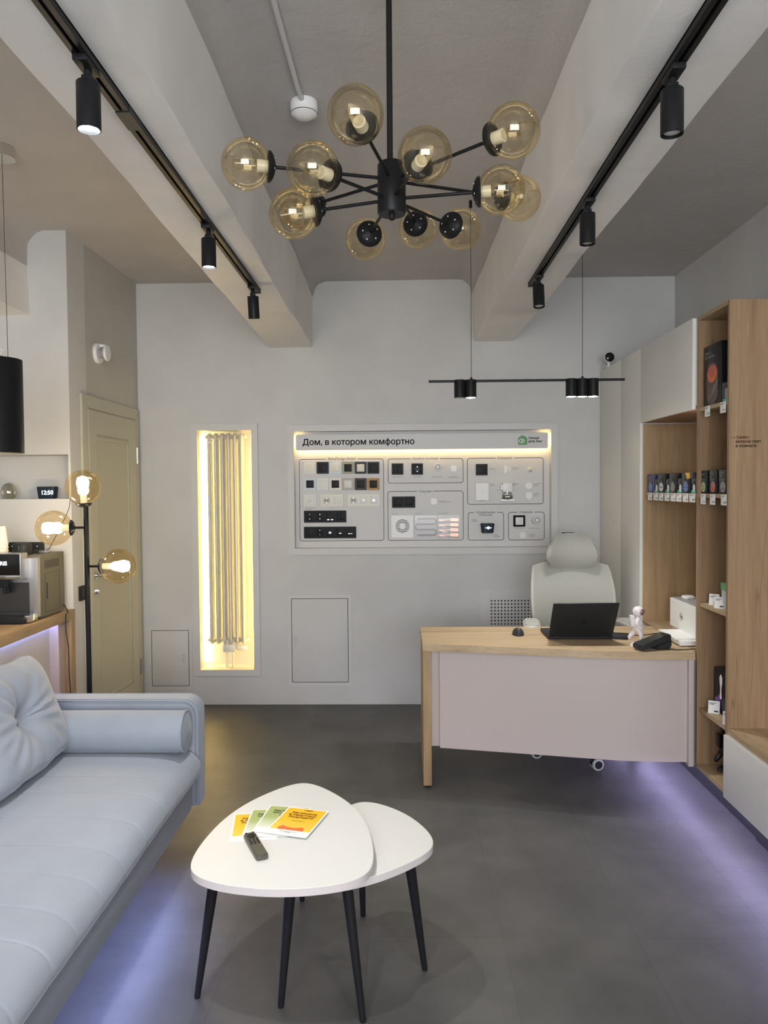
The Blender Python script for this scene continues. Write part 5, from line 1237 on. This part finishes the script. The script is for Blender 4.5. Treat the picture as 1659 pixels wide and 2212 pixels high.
# recessed shelf: vase and clock speaker
vy = 4.40
p = at(19, 1077, vy)
t = thing('glass_vase', (p.x, vy, sB), 'egg shaped smoked glass vase on the recessed shelf', 'vase')
b = MB(); b.lathe([(0, 0), (.028, 0), (.040, .018), (.044, .038), (.040, .060), (.030, .080), (.018, .090), (.008, .093), (0, .0935)], o=(p.x, vy, sB), n=36); b.build('body', M['vase'], t)
p = at(105, 1077, vy)
smart_speaker('clock_speaker', onwall((p.x, vy+.02, sB)), .108, .095, .070, .06, 'dark smart speaker showing 12:50 on the recessed shelf', '12:50')

# ------------------------------------------------------------------ sofa
SB = .19; A0, A1 = 3.222, 3.335
t = thing('sofa', (-1.35, 2.2, 0), 'grey blue velvet sofa with padded arm along the left side', 'sofa')
seams = [2.85, 2.70, 2.50, 2.295, 2.125, 1.95, 1.81, 1.62, 1.42]
prof = [(-1.66, .40), (-1.60, .452), (-1.45, .462), (-1.25, .466), (-1.08, .466), (-.98, .460), (-.915, .447), (-.875, .425), (-.855, .395), (-.852, .362), (-.866, .335), (-.888, .318), (-.93, .315)]
def catm(P, n):
    out = []
    for i in range(len(P)-1):
        p0, p1, p2, p3 = P[max(i-1, 0)], P[i], P[i+1], P[min(i+2, len(P)-1)]
        for k in range(n):
            t_ = k/n; out.append(tuple(.5*((2*p1[j])+(-p0[j]+p2[j])*t_+(2*p0[j]-5*p1[j]+4*p2[j]-p3[j])*t_**2+(-p0[j]+3*p1[j]-3*p2[j]+p3[j])*t_**3) for j in (0, 1)))
    return out+[P[-1]]
pf = catm(prof, 4); ys = []
y = 1.12
while y < 3.2205: ys.append(y); y += .006
def seatp(j, i):
    x, z = pf[i]; yy_ = ys[j]; k = i/(len(pf)-1)
    g = sum(math.exp(-((yy_-s)/.004)**2) for s in seams)*.0026*(1 if x > -1.50 else 0)
    pz_ = sum(math.exp(-((yy_-s)/.04)**2) for s in seams)*.001
    e = max(0, 1-min(3.222-yy_, yy_-1.11)/.03); g += .018*e*e
    a = pf[max(i-1, 0)]; c = pf[min(i+1, len(pf)-1)]; tx, tz = c[0]-a[0], c[1]-a[1]; L = math.hypot(tx, tz); nx, nz = -tz/L, tx/L
    if nz < 0 and x < -1.0: nx, nz = -nx, -nz
    nx, nz = (tz/L*-1, tx/L)
    w = .002*math.sin(yy_*7+x*5)
    return Vector((x-nx*(g+pz_)+0, yy_, z-nz*(g+pz_)+w))
b = MB(); nvx = len(pf); vs = [seatp(j, i) for j in range(len(ys)) for i in range(nvx)]
vs_f = [(j*nvx+i, j*nvx+i+1, (j+1)*nvx+i+1, (j+1)*nvx+i) for j in range(len(ys)-1) for i in range(nvx-1)]
vs_f += [tuple(range(nvx)), tuple((len(ys)-1)*nvx+i for i in range(nvx))[::-1]]
b._add(vs, vs_f, True); b.build('seat', M['fabric'], t)
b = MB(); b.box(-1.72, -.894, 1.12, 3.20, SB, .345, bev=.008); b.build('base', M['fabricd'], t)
def armprof(x0, x1, z0, z1, r):
    pts = [(x0, z0), (x1-.003, z0)]
    for k in range(9): a = k/8*PI/2; pts.append((x1-r+r*math.cos(a), z1-r+r*math.sin(a)))
    return pts+[(x0, z1)]
ap = armprof(-1.78, -.868, SB, .652, .065)
for y0a, y1a in ((A0, A1), (1.0, 1.113)):
    b = MB(); b.m = frame((0, y1a, 0), (1, 0, 0), (0, 0, 1)); b.prism(ap, 0, y1a-y0a, .016, True, 4); arm = b.build('arm', M['fabric'], t)
    for yy_ in (y0a+.004, y1a-.004):
        pts = [(p[0], yy_, p[1]) for p in armprof(-1.70, -.872, SB+.01, .648, .062)][1:]
        MB().tube(pts, .0040, 8).build('piping', M['fabric'], arm)
b = MB(); b.m = frame((0, A1, 0), (1, 0, 0), (0, 0, 1)); b.m = Matrix.Identity(4); b.box(-1.80, -1.63, 1.12, A0+.0, SB, .66, bev=.02); b.build('backrest', M['fabric'], t)
for x in (-1.70, -1.22):
    for y_ in (1.25, 3.02): MB().cyl((x, y_, 0), (x, y_, SB+.002), .018, .026).build('leg', M['black'], t)
b = MB(); b.box(-.935, -.925, 1.2, 3.05, SB-.008, SB); b.build('led_strip', M['sofaled'], t)
def cushion(cx_, cy_, cz_, W, Hh, T, lean, label, rz=0):
    t = thing('back_cushion', Matrix.Translation((cx_, cy_, cz_)) @ Matrix.Rotation(rz, 4, 'Z') @ Matrix.Rotation(R_(-lean), 4, 'Y'), label, 'cushion')
    N1 = 56
    def f(u, v, s):
        x = 2*u-1; y = 2*v-1; e = (max(0, 1-abs(x)**4.5)*max(0, 1-abs(y)**4.5))**.5
        r2 = (x*W/2)**2+(y*Hh/2)**2; r = math.sqrt(r2); th = math.atan2(y, x)
        dim = .80*math.exp(-(r/.055)**1.4)
        wr = .0055*math.sin(th*11+1.3*math.sin(th*3))*math.exp(-((r-.12)/.075)**2)+.004*math.sin(th*17)*math.exp(-((r-.19)/.05)**2)
        cr = .010*math.exp(-(abs(x*y)*22))*min(1, r*6)*math.exp(-r*5)
        th_ = T/2*e*(1-dim)+(wr-cr)*e
        edge = 1+.02*math.sin(9*x)*abs(y)**6
        return Vector((s*max(th_, .001), x*W/2*(1-.035*(1-abs(y)**2)*1.0), y*Hh/2*edge*(1-.05*(x*x))))
    b = MB()
    for s in (1, -1): b.grid(lambda u, v: f(u, v, s), N1, N1)
    bmesh.ops.remove_doubles(b.bm, verts=b.bm.verts, dist=.0021)
    b.build('cover', M['fabric'], t, local=True)
    b = MB(); b.lathe([(0, T*.5*.20+.031), (.010, T*.5*.20+.029), (.0155, T*.5*.20+.022), (.014, T*.5*.2)], o=(0, 0, 0), axis=(1, 0, 0), n=20); b.build('button', M['fabric'], t, local=True)
    pts = [f(u/40, 0, 0) for u in range(41)]+[f(1, v/40, 0) for v in range(1, 41)]+[f(1-u/40, 1, 0) for u in range(1, 41)]+[f(0, 1-v/40, 0) for v in range(1, 41)]
    b = MB(); b.tube(pts, .0035, 6); b.build('piping', M['fabric'], t, local=True)
    return t
cushion(-1.475, 2.80, .672, .66, .43, .21, 21, 'tufted grey blue back cushion with a button leaning by the far sofa arm')
cushion(-1.475, 2.13, .672, .62, .43, .21, 21, 'tufted grey blue back cushion nearer the camera, left of the picture')
# bolster
bz = .466+.083; by = 3.128; bx0, bx1 = at(122, 1590, by).x, at(398, 1590, by-.02).x+.005
t = thing('bolster_cushion', ((bx0+bx1)/2, by, bz-.083), 'grey blue round bolster cushion lying against the sofa arm', 'cushion')
b = MB(); r = .083
b.lathe([(0, -.004), (r*.75, -.003), (r*.97, .004), (r, .012)]+[(r*(1+.010*math.sin(PI*k/10)), .012+(bx1-bx0-.024)*k/10) for k in range(1, 10)]+[(r, bx1-bx0-.012), (r*.97, bx1-bx0-.004), (r*.75, bx1-bx0+.003), (0, bx1-bx0+.004)], o=(bx0, by, bz), axis=(1, 0, 0), n=40)
b.build('cover', M['fabric'], t)
for x in (bx0+.004, bx1-.004):
    b = MB(); b.tube([(x, by+r*math.cos(a), bz+r*math.sin(a)) for a in [2*PI*k/36 for k in range(37)]], .0038, 8); b.build('piping', M['fabric'], t)
b = MB(); a_ = R_(-122); yy_, zz_ = by+(r+.001)*math.cos(a_), bz+(r+.001)*math.sin(a_)
b.box(bx0+.02, bx1-.02, yy_-.002, yy_+.001, zz_-.003, zz_+.002); b.build('zip', M['fabricd'], t)

# ------------------------------------------------------------------ nest of coffee tables
def tri(V, push=.10, it=4):
    c = sum((Vector(v) for v in V), Vector((0, 0)))/3; P = []
    for i in range(3):
        a, n_, p_ = Vector(V[i]), Vector(V[(i+1) % 3]), Vector(V[i-1])
        P += [a+(p_-a)*.16+(a-c)*.04, a+(n_-a)*.16+(a-c)*.04]
        m1 = (a+n_)/2; P.append(m1+(m1-c).normalized()*(a-n_).length*push)
    for _ in range(it):
        Q = []
        for i in range(len(P)): a, b_ = P[i], P[(i+1) % len(P)]; Q += [a*.75+b_*.25, a*.25+b_*.75]
        P = Q
    return [tuple(p) for p in P]
def ctable(V, z, feet, tops, label):
    t = thing('coffee_table', (sum(v[0] for v in V)/3, sum(v[1] for v in V)/3, 0), label, 'coffee table', 'nesting coffee tables in front of the sofa')
    T = tri(V); b = MB(); b.prism(T, z-.003, z, .001); b.build('tabletop', M['table'], t)
    b = MB(); b.prism(T, z-.024, z-.003, .0006, True); b.build('edge_band', M['tedge'], t)
    for (fx, fy), (tx_, ty_) in zip(feet, tops):
        d = Vector((tx_-fx, ty_-fy, z-.024))
        b = MB(); b.cyl((fx, fy, 0.004), (tx_, ty_, z-.024), .0095, .0175, n=20); b.cyl((fx, fy, 0), (fx, fy, .006), .009, n=14); b.build('leg', M['black'], t)
    return t
TT = .430
ctable([(-.690, 2.165), (-.035, 2.150), (-.375, 2.985)], TT, [(-.63, 2.28), (-.12, 2.18), (-.38, 2.83)], [(-.565, 2.27), (-.170, 2.235), (-.385, 2.76)], 'larger white rounded triangular coffee table carrying leaflets and a remote')
ctable([(-.385, 2.13), (.150, 2.42), (-.17, 2.85)], .397, [(-.368, 2.24), (.067, 2.42), (-.146, 2.73)], [(-.335, 2.25), (.020, 2.385), (-.152, 2.68)], 'smaller white rounded triangular coffee table tucked under the larger one')
def leaflet(px_, py_, ang, z, body_mat, label, words_, main=False):
    t = thing('leaflet', (px_, py_, z), label, 'leaflet', rot=(0, 0, R_(ang)))
    b = MB(); b.box(-.074, .074, -.105, .105, 0, .0006); sh_ = b.build('sheet', M['paper'], t, local=True)
    b = MB(); b.prism(rrect(.138, .165, .004, 3, 0, .016), .0006, .0009); pr_ = b.build('printed_picture', body_mat, t, local=True)
    def tx(body, x, y, s, wd, mat, al='CENTER', sp=1.0, bd=.0004):
        o = text(body, Matrix.Identity(4), mat, 'lettering', None, s, wd, al, bd, sp, .0002)
        o.parent = t; o.matrix_local = Matrix.Translation((x, y, .0012)); ROOT[o.name] = ROOT[t.name]; return o
    tx(words_, 0, .058, .022, .098, M['ink'], sp=.85)
    if main:
        tx('СБЕР', .006, .083, .01, .030, M['ink']); tx('Узнайте, как технологии\nпомогают дома', 0, .004, .008, .055, M['line'], bd=0)
        tx('Приходите в гости\nв Сбер', 0, -.080, .008, .060, M['line'], bd=0)
        b = MB(); b.prism([(-.045, -.066), (.045, -.066), (.045, -.050), (.034, -.038), (.018, -.046), (0, -.049), (-.018, -.046), (-.034, -.038), (-.045, -.050)], .0009, .0012); b.build('printed_band', M['orange'], t, local=True)
    return t
yel = leaf_mat('leaflet_yellow', (.95, .62, .10), (.98, .50, .01), .165); gre = leaf_mat('leaflet_green', (.82, .84, .74), (.38, .46, .16), .165)
leaflet(-.490, 2.500, 8, TT+.0005, yel, 'leftmost orange leaflet of the fan on the coffee table', 'Загляните\nв квартиру\nбудущего')
leaflet(-.447, 2.525, 1, TT+.0025, gre, 'left one of the two pale green leaflets in the fan', 'Загляните,\nчто умеет\nдом')
leaflet(-.405, 2.545, -7, TT+.0045, gre, 'right one of the two pale green leaflets in the fan', 'Загляните,\nчто умеет\nдом')
leaflet(-.352, 2.522, -15, TT+.0065, yel, 'yellow leaflet lying on top of the fan, reading Загляните в квартиру будущего', 'Загляните\nв квартиру\nбудущего', True)
rx, ry = -.458, 2.345
t = thing('remote_control', (rx, ry, TT), 'slim dark grey television remote on the larger coffee table', 'remote', rot=(0, 0, R_(25)))
b = MB(); b.prism(rrect(.039, .170, .010, 4), .0005, .017, .004, True, 3); b.build('body', pm('remote_grey', (.10, .095, .08), .35, .3), t, local=True)
b = MB(); b.lathe([(.0135, .0170), (.0145, .0185), (.008, .0185), (.0072, .0172)], o=(0, .055, 0), n=24); b.cyl((0, .055, .0168), (0, .055, .0182), .0062, n=16); b.build('navigation_ring', M['black'], t, local=True)
for x_, y_ in [(x_, y_) for y_ in (.032, .021, .011, .001) for x_ in (-.011, 0, .011)]+[(-.011, .077), (.011, .077)]:
    MB().cyl((x_, y_, .0168), (x_, y_, .0186), .0036, n=10).build('button', M['blackm'], t, local=True)
for o in bpy.data.objects:          # lamps belong to nothing a viewer could push
    if o.type == 'LIGHT': o['kind'] = 'structure'
